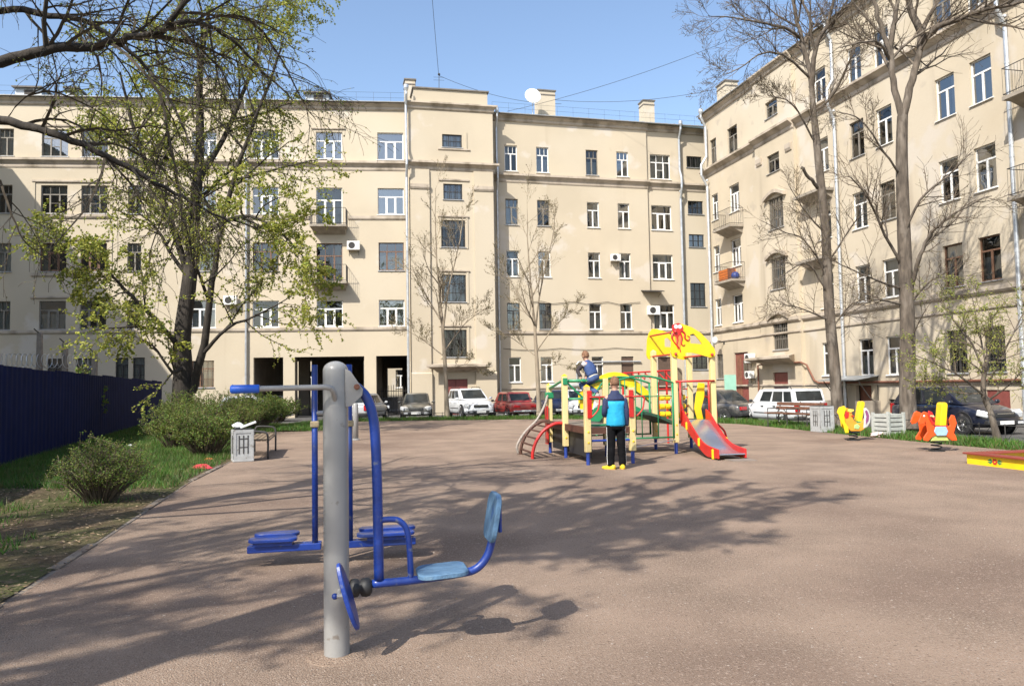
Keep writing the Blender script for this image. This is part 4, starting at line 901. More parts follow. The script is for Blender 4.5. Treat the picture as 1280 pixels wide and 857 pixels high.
# ------------------------------------------------------------------ shrubs
SHRUBL = [leafmat('olive spring leaves', (.17, .20, .032)), leafmat('green spring leaves', (.11, .20, .028)), leafmat('brown buds', (.17, .16, .04))]
def shrub(label, p, h, rad, seed, n=150, lv=3200, group='spring shrubs on the left lawn', ls=.035, twig=TWIGB):
    t = thing('shrub', label, 'shrub', p, 0, group); rr = random.Random(seed); S = MB(); Lf = MB()
    for i in range(n):
        a = rr.uniform(0, 6.283); e = rad*math.sqrt(rr.random()); hh = h*(1-.45*(e/rad)**2)*rr.uniform(.6, 1.08)
        q = V((math.cos(a)*e*.25, math.sin(a)*e*.25, 0)); tip = V((math.cos(a)*e, math.sin(a)*e, hh)); md = q.lerp(tip, .5)+V((0, 0, h*.1))+V((rr.gauss(0, .05), rr.gauss(0, .05), 0))
        P = smooth_path([q, md, tip], 3); S.twig(P, [.009-.0065*k/(len(P)-1) for k in range(len(P))])
        for k in range(5):
            f = rr.uniform(.35, .95); j = min(int(f*6), 5); s0 = P[j].lerp(P[j+1], rr.random()); d = V((rr.gauss(0, 1), rr.gauss(0, 1), .6+rr.random())).normalized()*rad*rr.uniform(.12, .3)
            S.twig([s0, s0+d*.5+V((0, 0, .01)), s0+d], [.004, .003, .002])
            for m in range(int(lv*2.8)//(n*5)):
                c = s0+d*rr.random()+V((rr.gauss(0, .02), rr.gauss(0, .02), rr.gauss(0, .02))); a_ = V((rr.gauss(0, 1), rr.gauss(0, 1), rr.gauss(0, 1)+.4)).normalized(); o = a_.orthogonal().normalized()*.4; z = ls*rr.uniform(.6, 1.3)
                Lf.cur = rr.choice((0, 0, 1, 1, 2)); Lf.add([c, c+(a_*.5+o)*z, c+a_*z, c+(a_*.5-o)*z], [(0, 1, 2, 3)])
    S.build('stems', twig, t); Lf.build('foliage', SHRUBL, t)
def gp(x, y): p = G(x, y, 0); return (p.x, p.y, 0)
shrub('low olive shrub nearest the viewer, alone on bare soil', gp(125, 628), .88, .70, 1, 170, 4000, ls=.022)
shrub('olive shrub just behind the left litter bin', gp(258, 571), 1.25, .95, 2, 150, 4500)
shrub('olive shrub at the lawn side of the thicket, left of the litter bin', gp(222, 562), 1.35, 1.0, 3, 150, 4500)
shrub('tall olive shrub under the big leafing tree', gp(240, 548), 1.55, 1.25, 4, 170, 5200)
shrub('rounded olive shrub in the middle of the thicket, behind the dark bench', gp(285, 545), 1.45, 1.3, 5, 170, 5200)
shrub('olive shrub near the path end of the thicket', gp(318, 536), 1.4, 1.4, 6, 160, 4800, ls=.05)
shrub('farthest olive shrub of the thicket, before the passage pillar', gp(338, 531), 1.3, 1.5, 7, 150, 4500, ls=.055)
shrub('dark sapling shrub against the blue fence', (-14.6, 26.5, 0), 2.6, .9, 8, 90, 1600, ls=.07)
shrub('small bare shrub at the far left before the blue fence', gp(-8, 578), 1.3, .5, 9, 60, 900)
# ------------------------------------------------------------------ yard furniture
PBLUE = mat('worn blue paint', (.009, .037, .225), .38, .18, 9, .15, 30, coat=.15, wear=[((.09, .11, .19), 14., .62, .68), ((.02, .04, .16), 4., .58, .66)])
PBLUE2 = mat('faded blue seat', (.095, .18, .29), .8, .25, 12, .4, 50, spec=.2, stretch=(1, 6, 1), wear=[((.13, .22, .32), 12., .5, .7, (1, 6, 1)), ((.05, .12, .30), 5., .58, .70)])
PGREY = mat('grey enamel', (.27, .265, .255), .34, .07, 4, .06, 60, coat=.15, wear=[((.17, .15, .13), 11., .64, .70), ((.33, .32, .30), 3., .6, .66)])
PRED = mat('red enamel', (.52, .022, .018), .4, .1, 6, coat=.2); PYEL = mat('yellow enamel', (.82, .55, .012), .4, .06, 5, coat=.2); PGRN = mat('green enamel', (.015, .21, .085), .42, .12, 6, coat=.2)
PWOOD = mat('pale yellow painted post', (.66, .53, .25), .55, .1, 5, .15, 20, stretch=(1, 1, .2)); PNAVY = mat('blue foot', (.02, .05, .26), .5, .15, 6)
PBROWN = mat('dark brown board', (.085, .035, .022), .6, .2, 5); POR = mat('orange enamel', (.70, .085, .012), .42, .12, 8, coat=.2)
BWOOD = mat('brown bench slats', (.13, .06, .035), .55, .25, 8, .3, 30); GWOOD = mat('grey painted slats', (.40, .41, .38), .7, .12, 8)
BINW = mat('chipped white bin paint', (.38, .385, .38), .6, .12, 8, .2, 40, wear=[((.22, .20, .17), 12., .62, .68)]); STEEL = mat('polished slide steel', (.56, .58, .62), .24, .08, 3, metal=.85)
AX = math.atan2(.2, .98)
# leg press
t = thing('leg_press_machine', 'blue seat swing fitness machine on a round grey post in the foreground', 'fitness machine', (-1.02, 4.5, 0), AX)
b = MB(); R_ = .071; pr = [(R_*1.04, -.05), (R_, .02)]+[(R_, 1.61)]+[(R_*math.cos(a), 1.61+.055*math.sin(a)) for a in [k*math.pi/16 for k in range(1, 9)]]; pr[-1] = (.0001, 1.665)
b.lathe(pr, 40); b.build('post', PGREY, t, smooth=True)
b = MB(); b.tube(smooth_path([(0, -.04, 1.43), (-.01, -.115, 1.49), (-.035, -.125, 1.513), (-.12, -.125, 1.515), (-.54, -.125, 1.512)], 4), .0155, 12); h_ = b.build('handlebar', PGREY, t, smooth=True)
b = MB(); b.tube([(-.405, -.125, 1.513), (-.41, -.125, 1.513), (-.55, -.125, 1.512), (-.557, -.125, 1.512)], [.019, .0235, .0245, .018], 14); b.build('grip', mat('blue plastic grip', (.02, .11, .55), .4, .1, 8), h_, smooth=True)
b = MB(); b.prism([(.055, 1.62), (.085, 1.605), (.155, 1.50), (.15, 1.465), (.085, 1.405), (.055, 1.40)], .012, y0=-.05); b.prism([(.055, 1.62), (.085, 1.605), (.155, 1.50), (.15, 1.465), (.085, 1.405), (.055, 1.40)], .012, y0=.04); br = b.build('bracket', PGREY, t, bev=.002)
b = MB(); Rx = Matrix.Translation((.12, 0, 1.515)) @ Matrix.Rotation(math.pi/2, 4, 'X'); b.lathe([(.012, -.065), (.017, -.063), (.017, .063), (.012, .066)], 8, Rx); b.build('bolt', MT['rust'], br)
ARM = smooth_path([(.115, 0, 1.515), (.17, 0, 1.46), (.205, 0, 1.37), (.222, 0, 1.24), (.232, 0, .95), (.238, 0, .41)], 6)
b = MB(); b.tube(ARM, .029, 16); b.tube(smooth_path([(.2, 0, .388), (.45, 0, .395), (.70, 0, .415), (.80, 0, .435), (.865, 0, .50), (.90, 0, .60), (.925, 0, .76)], 5), .024, 16); b.build('swing_arm', PBLUE, t, smooth=True)
b = MB(); b.tube(smooth_path([(.235, 0, .745), (.31, 0, .748), (.36, 0, .735), (.40, 0, .68), (.415, 0, .55), (.42, 0, .40)], 5), .0175, 12); b.build('brace', PBLUE, t, smooth=True)
Ms = Matrix.Translation((.60, 0, .437)) @ Matrix.Rotation(math.radians(-3), 4, 'Y')
def plate(M, w_, h_, r_, th):
    b = MB(); pts_ = rrect(w_, h_, r_, 6); n = len(pts_); rings = []
    for s_, z in ((.94, -th/2), (1, -th/2+.005), (1, th/2-.006), (.955, th/2)): rings.append([M @ V((p[0]*s_, p[1]*s_, z)) for p in pts_])
    b.loft(rings); return b
b = plate(Ms, .29, .30, .07, .03); se = b.build('seat', PBLUE2, t, bev=0)
Mb = Matrix.Translation((.905, 0, .735)) @ Matrix.Rotation(math.radians(-80), 4, 'Y')
b = plate(Mb, .28, .30, .075, .032); b.build('backrest', PBLUE2, t)
b = MB(); b.tube([(.93, -.1, .66), (.93, -.1, .80)], .012, 6); b.tube([(.93, .1, .66), (.93, .1, .80)], .012, 6); b.tube([(.93, -.11, .73), (.93, .11, .73)], .012, 6); b.build('backrest_frame', PBLUE, t)
Mf_ = Matrix.Translation((.065, -.17, .37)) @ Matrix.Rotation(math.radians(74), 4, 'Y') @ Matrix.Rotation(math.radians(8), 4, 'X')
b = MB(); el = [(.19*math.cos(k*math.pi/16), .075*math.sin(k*math.pi/16)) for k in range(32)]; rings = []
for s_, z in ((.93, -.013), (1, -.008), (1, .008), (.93, .013)): rings.append([Mf_ @ V((p[0]*s_, p[1]*s_, z)) for p in el])
b.loft(rings); fo = b.build('footrest', PBLUE, t, smooth=False)
b = MB(); b.tube([(0, -.17, .375), (.055, -.17, .375)], .014, 8); b.tube([(.02, -.17, .375), (.02, 0, .375)], .016, 8); b.build('axle', PGREY, fo); b = MB(); b.ball((-.005, -.17, .375), (.018, .018, .018), 10); b.build('cap', PBLUE, fo, smooth=True)
b = MB(); b.lathe([(.03, 0), (.05, .01), (.054, .03), (.05, .05), (.032, .06), (.05, .07), (.054, .095), (.05, .115), (.03, .13)], 14, Matrix.Translation((.07, 0, .372)) @ Matrix.Rotation(math.pi/2, 4, 'Y')); b.build('rubber_buffer', MT['black'], t, smooth=True)
# walker behind it
t = thing('stepper_machine', 'blue pendulum stepper with twin hanging bars and foot pads behind the grey post', 'fitness machine', (at(418, 690, 6.85).x, 6.85, 0), AX)
b = MB(); b.lathe([(.06, -.05), (.06, 1.36), (.045, 1.4), (.0001, 1.41)], 24); b.build('post', PGREY, t, smooth=True)
pxm = F/6.85
for sx, xx in (('a', (395-418)/pxm), ('b', (437-418)/pxm)):
    b = MB(); b.tube([(xx, 0, .15), (xx, 0, 1.72)], .026, 14); hb = b.build('hanging_bar', PBLUE, t, smooth=True)
    b = MB(); b.cbox((xx, 0, 1.205), (.075, .075, .055)); b.build('collar', mat('rusty collar', (.28, .22, .13), .7, .3, 20), hb, bev=.01)
    s_ = -1 if sx == 'a' else 1; L_ = .50
    x0, x1 = (-.72, xx+.05) if s_ < 0 else (xx-.05, .70)
    b = MB(); b.box((min(x0, x1), -.03, .13), (max(x0, x1), .03, .19)); b.box((min(x0, x1), .1, .13), (max(x0, x1), .14, .18)); bb = b.build('foot_beam', PBLUE, t, bev=.008)
    xc = (x0+.21) if s_ < 0 else (x1-.26); b = plate(Matrix.Translation((xc, .0, .235)), .40 if s_ < 0 else .5, .17, .06, .03); b.build('foot_pad', PBLUE, bb)
    b = plate(Matrix.Translation((xc+.02, .16, .252)), .38 if s_ < 0 else .5, .15, .06, .03); b.build('foot_pad', PBLUE, bb); b = MB(); b.box((xc-.16, -.06, .19), (xc+.16, .2, .222)); b.build('pad_frame', PBLUE, bb)
b = MB(); b.tube([((395-418)/pxm, 0, 1.3), ((437-418)/pxm, 0, 1.3)], .022, 10); b.build('axle', PGREY, t)
p = at(444.5, 546, 23.3)
t = thing('marker_post', 'short thin pale grey post standing at the far side of the sand', 'post', (p.x, p.y, 0))
b = MB(); b.lathe([(.085, -.05), (.085, 1.05), (.06, 1.09), (.0001, 1.1)], 14); b.build('pole', PGREY, t, smooth=True)
b = MB(); b.lathe([(.13, 0), (.13, .03), (.087, .05)], 14); b.build('base_collar', PGREY, t)
# ---------------------------------------------------------------- left bin and bench
def litter_bin(label, p, rz, w_=.40, h_=.68, lid=True):
    t = thing('litter_bin', label, 'litter bin', p, rz, None)
    b = MB(); b.box((-w_/2, -w_/2, .06), (w_/2, w_/2, h_)); b.box((-w_/2-.015, -w_/2-.015, 0), (w_/2+.015, w_/2+.015, .058)); b.build('body', BINW, t, bev=.012)
    b = MB()
    for k in range(4):
        M = Matrix.Rotation(k*math.pi/2, 4, 'Z'); y = -w_/2-.012
        b.box((-w_/2-.012, y, .06), (-w_/2+.05, y+.01, h_), M); b.box((w_/2-.05, y, .06), (w_/2+.012, y+.01, h_), M); b.box((-w_/2+.05, y, h_-.07), (w_/2-.05, y+.01, h_), M); b.box((-w_/2+.05, y, .06), (w_/2-.05, y+.01, .13), M)
    b.build('frame', BINW, t)
    b = MB()
    for k in range(4):
        M = Matrix.Rotation(k*math.pi/2, 4, 'Z'); y = -w_/2-.006
        for x in (-.09, .0, .09): b.box((x-.012, y, .17), (x+.012, y+.005, h_-.12), M)
        for z in (.3, .48): b.box((-.10, y-.001, z), (.10, y+.005, z+.018), M)
    b.build('cutouts', MT['iron'], t); b = MB(); b.box((-w_/2+.02, -w_/2+.02, h_+.001), (w_/2-.02, w_/2-.02, h_+.02)); b.build('liner', MT['black'], t); return t
p = G(303, 576); litter_bin('white chipped litter bin on the left lawn edge, stuffed with rubbish', (p.x, p.y, 0), .45)
trash = mat('crumpled pale plastic', (.66, .67, .66), .5, .2, 20)
def rag(name, label, cat, p, sz, m, seed, grp=None):
    rr = random.Random(seed); b = MB(); n = 9
    rings = []
    for i in range(6):
        a = math.pi*i/5; r_ = max(.02, math.sin(a)); rings.append([V((sz[0]*r_*math.cos(2*math.pi*k/n)*rr.uniform(.6, 1.2), sz[1]*r_*math.sin(2*math.pi*k/n)*rr.uniform(.6, 1.2), sz[2]*(.5-.5*math.cos(a))*rr.uniform(.8, 1.2))) for k in range(n)])
    b.loft(rings); return tag(b.build(name, m, loc=p), label, cat, grp)
rag('plastic_bag', 'white plastic bag lying on top of the left litter bin', 'bag', (p.x-.08, p.y-.05, .70), (.13, .12, .13), trash, 1)
b = MB(); b.box((-.17, -.07, 0), (.17, .07, .045), Matrix.Rotation(-.35, 4, 'Y')); tag(b.build('carton', trash, loc=(p.x+.14, p.y-.02, .76), rz=.3, bev=.006), 'flat white carton sticking out of the left litter bin', 'carton')
pa = G(335, 573.5); pb = G(344.5, 563)
dv = (pb-pa).normalized(); t = thing('park_bench', 'low bench with black looped tube armrests beside the left litter bin', 'bench', (pa.x, pa.y, 0), math.atan2(dv.y, dv.x))
Lb = (pb-pa).length
for k, x in enumerate((0, Lb)):
    b = MB(); b.tube(smooth_path([(x, 0, -.03), (x, 0, .45), (x, .03, .56), (x, .10, .60), (x, .40, .62), (x, .47, .58), (x, .5, .45), (x, .5, -.03)], 3), .022, 8); b.build('armrest', MT['iron'], t, smooth=True)
b = MB(); [b.box((-.05, .04+k*.11, .40), (Lb+.05, .13+k*.11, .44)) for k in range(4)]; b.build('seat', mat('worn pale slats', (.22, .16, .10), .7, .25, 8), t, bev=.006)
b = MB(); b.tube([(0, .02, .38), (Lb, .02, .38)], .015, 6); b.tube([(0, .48, .38), (Lb, .48, .38)], .015, 6); b.build('seat_rail', MT['iron'], t)
rag('paper_scrap', 'red crumpled litter on the lawn edge left of the bin', 'litter', G(252, 587)+V((0, 0, .0)), (.2, .13, .1), mat('red wrapper', (.55, .05, .06), .5, .2, 15), 4)
rag('paper_scrap', 'orange wrapper beside the red litter by the shrubs', 'litter', G(262, 576), (.11, .08, .07), mat('orange wrapper', (.6, .16, .05), .5, .2, 15), 5)
rag('paper_scrap', 'white paper scrap on the grass before the dark fence', 'litter', G(162, 560), (.16, .1, .1), trash, 6)
rag('paper_scrap', 'small white scrap on bare soil left of the red litter', 'litter', G(228, 588), (.08, .06, .04), trash, 7)
rag('paper_scrap', 'pale crumpled litter on the sand between rooster rider and slatted box', 'litter', G(1097, 546), (.22, .16, .13), mat('pink wrapper', (.66, .50, .46), .5, .2, 15), 8)
# ---------------------------------------------------------------- right bench, bin, slatted box
p = G(960.5, 533.); q = G(1015, 536.5); dv = (q-p); Lb = dv.length-.15; t = thing('park_bench', 'brown slatted bench with dark iron frame on the right lawn edge', 'bench', (p.x, p.y, 0), math.atan2(dv.y, dv.x))
for x in (.05, Lb*.52, Lb):
    b = MB(); b.tube([(x, -.05, -.03), (x, -.05, .44), (x, .40, .42), (x, .40, -.03)], .02, 6); b.tube([(x, .38, .42), (x, .52, .84)], .02, 6); b.tube([(x, -.05, .44), (x, -.05, .62), (x, .43, .62)], .016, 6); b.build('leg_frame', MT['iron'], t)
b = MB(); [b.box((-.12, -.08+k*.125, .45), (Lb+.15, .03+k*.125, .49)) for k in range(4)]; b.build('seat', BWOOD, t, bev=.006)
b = MB(); M = Matrix.Translation((0, .41, .5)) @ Matrix.Rotation(math.radians(-18), 4, 'X')
[b.box((-.12, -.02, .08+k*.14), (Lb+.15, .015, .19+k*.14), M) for k in range(2)]; b.build('backrest', BWOOD, t, bev=.006)
p = G(1030, 539.5); litter_bin('white square litter bin at the end of the brown bench', (p.x, p.y+.1, 0), .25, .46, .76)
p = G(1118, 546); t = thing('slatted_bin', 'grey slatted wooden box bin at the foot of the thick bare tree', 'litter bin', (p.x, p.y+.3, 0), .35)
w_ = .52
for k in range(4):
    M = Matrix.Rotation(k*math.pi/2, 4, 'Z'); b = MB(); [b.box((-w_/2+.03, -w_/2, .05+j*.115), (w_/2-.03, -w_/2+.025, .14+j*.115), M) for j in range(5)]; b.build('slat_panel', GWOOD, t, bev=.004)
for sx in (-1, 1):
    for sy in (-1, 1): b = MB(); b.cbox((sx*w_/2, sy*w_/2, .32), (.07, .07, .64)); b.build('corner_post', GWOOD, t, bev=.006)
b = MB(); b.box((-w_/2+.05, -w_/2+.05, .02), (w_/2-.05, w_/2-.05, .5)); b.build('liner', MT['iron'], t)
# ---------------------------------------------------------------- spring riders
def spring(t, z1, r_=.10):
    b = MB(); n = 48; b.tube([(r_*math.cos(k*.33), r_*math.sin(k*.33), .02+(z1-.02)*k/n) for k in range(n+1)], .013, 6); b.build('spring', MT['black'], t, smooth=True)
    b = MB(); b.lathe([(.16, 0), (.16, .02), (.0001, .025)], 16); b.build('base_plate', MT['black'], t); b = MB(); b.lathe([(.15, z1), (.15, z1+.02), (.0001, z1+.025)], 16); b.build('spring_plate', MT['black'], t)
def outline_plates(t, name, poly, y, th, m, bev=.012):
    b = MB(); b.prism(poly, th, y0=y-th/2); return b.build(name, m, t, bev=bev)
p = G(1067, 550); t = thing('spring_rider', 'yellow rooster spring rider with purple tail on the sand', 'spring rider', (p.x, p.y, 0), .05)
spring(t, .2)
OL = mat('orange paint', (.80, .30, .03), .45, .1, 6); PUR = mat('purple paint', (.22, .06, .16), .45, .15, 6)
sil = [(-.12, .24), (.12, .24), (.24, .30), (.30, .42), (.30, .55), (.22, .56), (.16, .46), (.05, .44), (-.05, .52), (-.08, .66), (-.1, .76), (-.2, .82), (-.3, .80), (-.34, .70), (-.28, .62), (-.26, .48), (-.24, .34)]
for y in (-.14, .14): outline_plates(t, 'side_panel', sil, y, .03, PYEL if y > 0 else OL)
outline_plates(t, 'chest_comb', [(-.44, .84), (-.3, .88), (-.24, .80), (-.29, .72), (-.32, .6), (-.29, .46), (-.22, .34), (-.21, .2), (-.30, .2), (-.34, .38), (-.42, .52), (-.46, .70)], -.19, .03, PYEL)
outline_plates(t, 'beak', [(-.18, .80), (-.04, .78), (-.05, .74), (-.14, .70), (-.2, .74)], -.17, .025, mat('beak yellow', (.8, .6, .1), .4))
outline_plates(t, 'wattle', [(-.24, .74), (-.17, .70), (-.19, .58), (-.27, .56), (-.29, .66)], -.165, .02, PRED)
tail = [(.18, .30), (.28, .34), (.36, .46), (.38, .60), (.34, .74), (.27, .82), (.20, .80), (.22, .64), (.2, .48)]
outline_plates(t, 'tail', tail, -.17, .03, mat('grey tail paint', (.5, .5, .48), .5, .2, 6)); outline_plates(t, 'tail_stripe', [(.24, .40), (.31, .50), (.33, .62), (.28, .76), (.23, .74), (.26, .60), (.24, .5)], -.19, .012, PUR, .003)
outline_plates(t, 'wing', [(-.06, .30), (.06, .28), (.10, .36), (.04, .42), (-.04, .40)], -.165, .02, mat('pale green paint', (.35, .5, .2), .5))
b = MB(); b.box((-.06, -.14, .44), (.2, .14, .48)); b.build('seat', PGRN, t, bev=.01)
b = MB(); b.prism([(a+.17, c+.72) for a, c in rrect(.13, .56, .06)], .22, Matrix.Translation((0, 0, 0)) @ Matrix.Rotation(.0, 4, 'Y'), y0=-.11)
bk = MB(); Mk = Matrix.Translation((.13, 0, .46)) @ Matrix.Rotation(math.radians(12), 4, 'Y'); bk.prism([(a, c+.26) for a, c in rrect(.11, .54, .05)], .2, Mk, y0=-.1); bk.build('backrest', PYEL, t, bev=.012)
b = MB(); b.tube([(-.1, -.26, .62), (-.1, .26, .62)], .016, 8); b.build('handle', PRED, t)
p = G(1171, 563.5); t = thing('spring_rider', 'orange pony spring rider with blue saddle and yellow back post', 'spring rider', (p.x, p.y, 0), .05)
spring(t, .2)
body = [(-.36, .24), (-.26, .22), (-.18, .30), (-.10, .34), (.10, .34), (.18, .28), (.24, .22), (.36, .22), (.34, .30), (.30, .38), (.33, .48), (.37, .58), (.33, .74), (.26, .76), (.20, .66), (.22, .54), (.14, .50), (-.10, .50), (-.14, .56), (-.18, .70), (-.22, .80), (-.32, .84), (-.38, .80), (-.46, .62), (-.43, .56), (-.34, .58), (-.30, .62), (-.28, .52), (-.27, .42), (-.36, .30)]
for y in (-.14, .14): outline_plates(t, 'side_panel', body, y, .03, POR)
outline_plates(t, 'mane', [(-.24, .86), (-.16, .82), (-.10, .70), (-.11, .56), (-.17, .56), (-.22, .66), (-.26, .78)], -.165, .02, PRED)
outline_plates(t, 'saddle', [(-.10, .52), (.12, .52), (.16, .42), (.12, .33), (-.08, .33), (-.14, .42)], -.165, .02, mat('pale blue paint', (.30, .46, .58), .45))
outline_plates(t, 'hoof_panel', [(-.2, .22), (.2, .22), (.15, .32), (-.13, .32)], -.12, .02, mat('lime paint', (.45, .5, .15), .5))
b = MB(); b.ball((-.33, -.158, .745), (.022, .01, .022), 8); b.build('eye', MT['white'], t); b = MB(); b.tube([(-.2, -.27, .74), (-.2, .27, .74)], .02, 8); b.build('handle', mat('cream handle', (.75, .6, .3), .5), t)
b = MB(); b.box((-.1, -.13, .5), (.2, .13, .54)); b.build('seat', PRED, t, bev=.01)
bk = MB(); Mk = Matrix.Translation((.1, 0, .48)) @ Matrix.Rotation(math.radians(7), 4, 'Y'); bk.prism([(a, c+.26) for a, c in rrect(.13, .56, .06)], .2, Mk, y0=-.1); bk.build('backrest', PYEL, t, bev=.012)
# ---------------------------------------------------------------- sandbox
t = thing('sandbox', 'yellow sandbox with dark red rim and painted flower at the right edge', 'sandbox', (8.03, 13.95, 0), math.atan2(-.98, .2))
S_ = 2.5; T_ = .03
for k, (ox, oy, rz_) in enumerate(((0, 0, 0), (S_, 0, math.pi/2), (S_, S_, math.pi), (0, S_, -math.pi/2))):
    M = Matrix.Translation((ox, oy, 0)) @ Matrix.Rotation(rz_, 4, 'Z'); b = MB(); b.box((0, 0, -.02), (S_-T_, T_, .17), M); sb_ = b.build('side_board', PYEL, t, bev=.004)
    b = MB(); b.add([M @ V(p_) for p_ in ((-.03, -.06, .172), (S_+.03, -.06, .172), (S_-.19, .19, .172), (.19, .19, .172), (-.03, -.06, .20), (S_+.03, -.06, .20), (S_-.19, .19, .20), (.19, .19, .20))], [(0,3,2,1),(4,5,6,7),(0,1,5,4),(1,2,6,5),(2,3,7,6),(3,0,4,7)]); b.build('rim', mat('dark red rim', (.24, .045, .03), .5, .15, 6), t, bev=.005)
    if k in (0, 1):
        fl = MB(); c = (.62, -.004, .085)
        for a in range(6): Mq = M @ Matrix.Translation((c[0]+.035*math.cos(a*1.047), -.003, c[2]+.035*math.sin(a*1.047))) ; fl.ball((0, 0, 0), (.02, .003, .02), 8, None) if 0 else fl.lathe([(.0001, 0), (.021, .001), (.0001, .003)], 8, Mq @ Matrix.Rotation(math.pi/2, 4, 'X'))
        fl.build('flower', PRED, sb_)
        for sx in (-1, 1):
            for sz in (-1, 1):
                lf = MB(); lf.prism([(c[0]+sx*.05, c[2]), (c[0]+sx*.09, c[2]+sz*.045), (c[0]+sx*.16, c[2]+sz*.01)], .004, M, y0=-.004); lf.build('leaf_motif', PGRN, sb_)
b = MB(); b.box((.04, .04, -.02), (S_-.04, S_-.04, .07)); b.build('sand', mat('yard sand', (.36, .28, .19), .95, .15, 20, .6, 60), t)
# ---------------------------------------------------------------- fences
t = thing('metal_fence', 'dark blue corrugated sheet fence behind the left lawn', 'fence', (-19.3, 43, 0), math.atan2(8-43, -7.9+19.3))
Lf = math.hypot(11.4, 35); n = int(Lf/.09)
prof = []
for k in range(n+1):
    x = Lf*k/n; prof.append((x, .016 if (k//2) % 2 else 0.))
bm_ = mat('dark blue sheet metal', (.007, .012, .055), .8, .15, 2.2, spec=.08, wear=[((.008, .012, .055), .9, .6, .75, (1, 1, .15))])
k0 = 0; per = 24; pi_ = 0
while k0 < n:
    k1 = min(n, k0+per); b = MB(); zt = 2.12+.02*math.sin(pi_*2.1); vs = []
    for k in range(k0, k1+1): vs += [(prof[k][0], prof[k][1], -.15), (prof[k][0], prof[k][1], zt)]
    b.add(vs, [(2*i, 2*i+2, 2*i+3, 2*i+1) for i in range(k1-k0)]); b.build('sheet_panel', bm_, t); k0 = k1; pi_ += 1
b = MB(); [b.box((0, -.08, z), (Lf, -.035, z+.05)) for z in (.5, 1.7)]; b.build('rail', bm_, t)
cpm = mat('old concrete post', (.22, .19, .16), .9, .2, 5)
for k, (px, pt, lb) in enumerate(((49, 416, 'tallest weathered concrete post behind the blue fence'), (81, 428, 'shorter weathered concrete post behind the blue fence'), (118, 440, 'concrete post behind the blue fence half lost in twigs'))):
    p = at(px, 470, 40.5); z = at(px, pt, 40.5).z; tt = thing('concrete_post', lb, 'post', (p.x, 40.5, 0), 0, 'concrete posts behind the blue fence')
    b = MB(); b.add([(-.14, -.14, -.3), (.14, -.14, -.3), (.14, .14, -.3), (-.14, .14, -.3), (-.11, -.11, z), (.11, -.11, z), (.11, .11, z), (-.11, .11, z)], [(0,3,2,1),(4,5,6,7),(0,1,5,4),(1,2,6,5),(2,3,7,6),(3,0,4,7)]); b.build('shaft', cpm, tt, bev=.02); b = MB(); b.tube([(0, 0, z-.05), (-.1, -.35, z+.2)], .03, 5); b.build('arm', MT['iron'], tt)
b = MB(); P0 = at(-60, 449, 40.5); P1 = at(118, 452, 40.5); n = 420; b.tube([P0.lerp(P1, i/n)+V((0, .36*math.cos(i*.42), .36*math.sin(i*.42))) for i in range(n+1)], .016, 3); tag(b.build('barbed_wire', MT['zinc']), 'coil of barbed wire running between the concrete posts', 'barbed wire')
# low wire lawn fence behind the strip
def lawn_fence(name, label, pts_, h=.42):
    t = thing(name, label, 'fence', (pts_[0].x, pts_[0].y, DRZ), 0, 'low lawn fences'); B_ = t.location
    b = MB(); posts = []
    for a, c in zip(pts_, pts_[1:]):
        for zz in (.1, h): b.tube([a-B_+V((0, 0, zz)), c-B_+V((0, 0, zz))], .012, 4)
        L_ = (c-a).length; n = max(1, int(L_/.75))
        for k in range(n):
            e = a.lerp(c, k/n)-B_; g = a.lerp(c, (k+1)/n)-B_; m = (e+g)/2; b.tube([e+V((0, 0, .1)), m+V((0, 0, h)), g+V((0, 0, .1))], .008, 4); posts.append(e)
    b.build('wire_panel', MT['iron'], t); b = MB()
    for e in posts: b.tube([e-V((0, 0, .1)), e+V((0, 0, h+.04))], .014, 4)
    o = b.build('posts', MT['iron'], t); o['kind'] = 'stuff'
sb = [V((p.x, p.y, DRZ+.06)) for p in STRIP_BACK]
lawn_fence('lawn_fence', 'low thin iron lawn fence in front of the far parked cars', sb[2:6]); lawn_fence('lawn_fence', 'low thin iron lawn fence behind the brown bench by the right wing', sb[6:11], .5)

b = MB(); b.lathe([(.20, -.004), (.15, .003), (.11, .010), (.085, .016), (.06, .014)], 22, Matrix.Translation((-1.02, 4.5, 0))); tag(b.build('soil_mound', MT['gravel'], smooth=True), kind='structure')
# ------------------------------------------------------------------ play structure
t = thing('play_structure', 'colourful wooden climbing complex with red slide, yellow roof panels and arched bridge', 'play structure', (1.40, 14.85, 0), AX); PS = t
PB_ = (0, 0); PC_ = (.89, 0); PA_ = (0, 1.58); PE_ = (.89, 1.58); PD_ = (0, 2.9); PF_ = (.89, 2.9); P1_ = (2.46, 1.59); P2_ = (2.5, 2.85); P3_ = (3.35, 1.59); P4_ = (3.38, 2.85)
for (x, y), zt in ((PB_, 1.47), (PC_, 1.45), (PA_, 1.70), (PE_, 1.64), (PD_, 1.52), (PF_, 1.6), (P1_, 2.22), (P2_, 2.25), (P3_, 2.2), (P4_, 2.22)):
    b = MB(); s_ = .058; b.box((x-s_, y-s_, .24), (x+s_, y+s_, zt)); po = b.build('post', PWOOD, t, bev=.012)
    b = MB(); b.lathe([(.036, -.03), (.036, .239)], 12, Matrix.Translation((x, y, 0))); b.build('foot', PNAVY, po)
    b = MB(); b.add([(x-s_, y-s_, zt+.002), (x+s_, y-s_, zt+.002), (x+s_, y+s_, zt+.002), (x-s_, y+s_, zt+.002), (x, y, zt+.05)], [(0,1,4),(1,2,4),(2,3,4),(3,0,4),(3,2,1,0)]); b.build('cap', PYEL if zt < 2 else PWOOD, po)
    b = MB()
    for zz in (.42, .62): b.ball((x-.0, y-s_-.004, zz), (.022, .014, .022), 8)
    b.build('bolt_cover', PYEL, po)['kind'] = 'stuff'
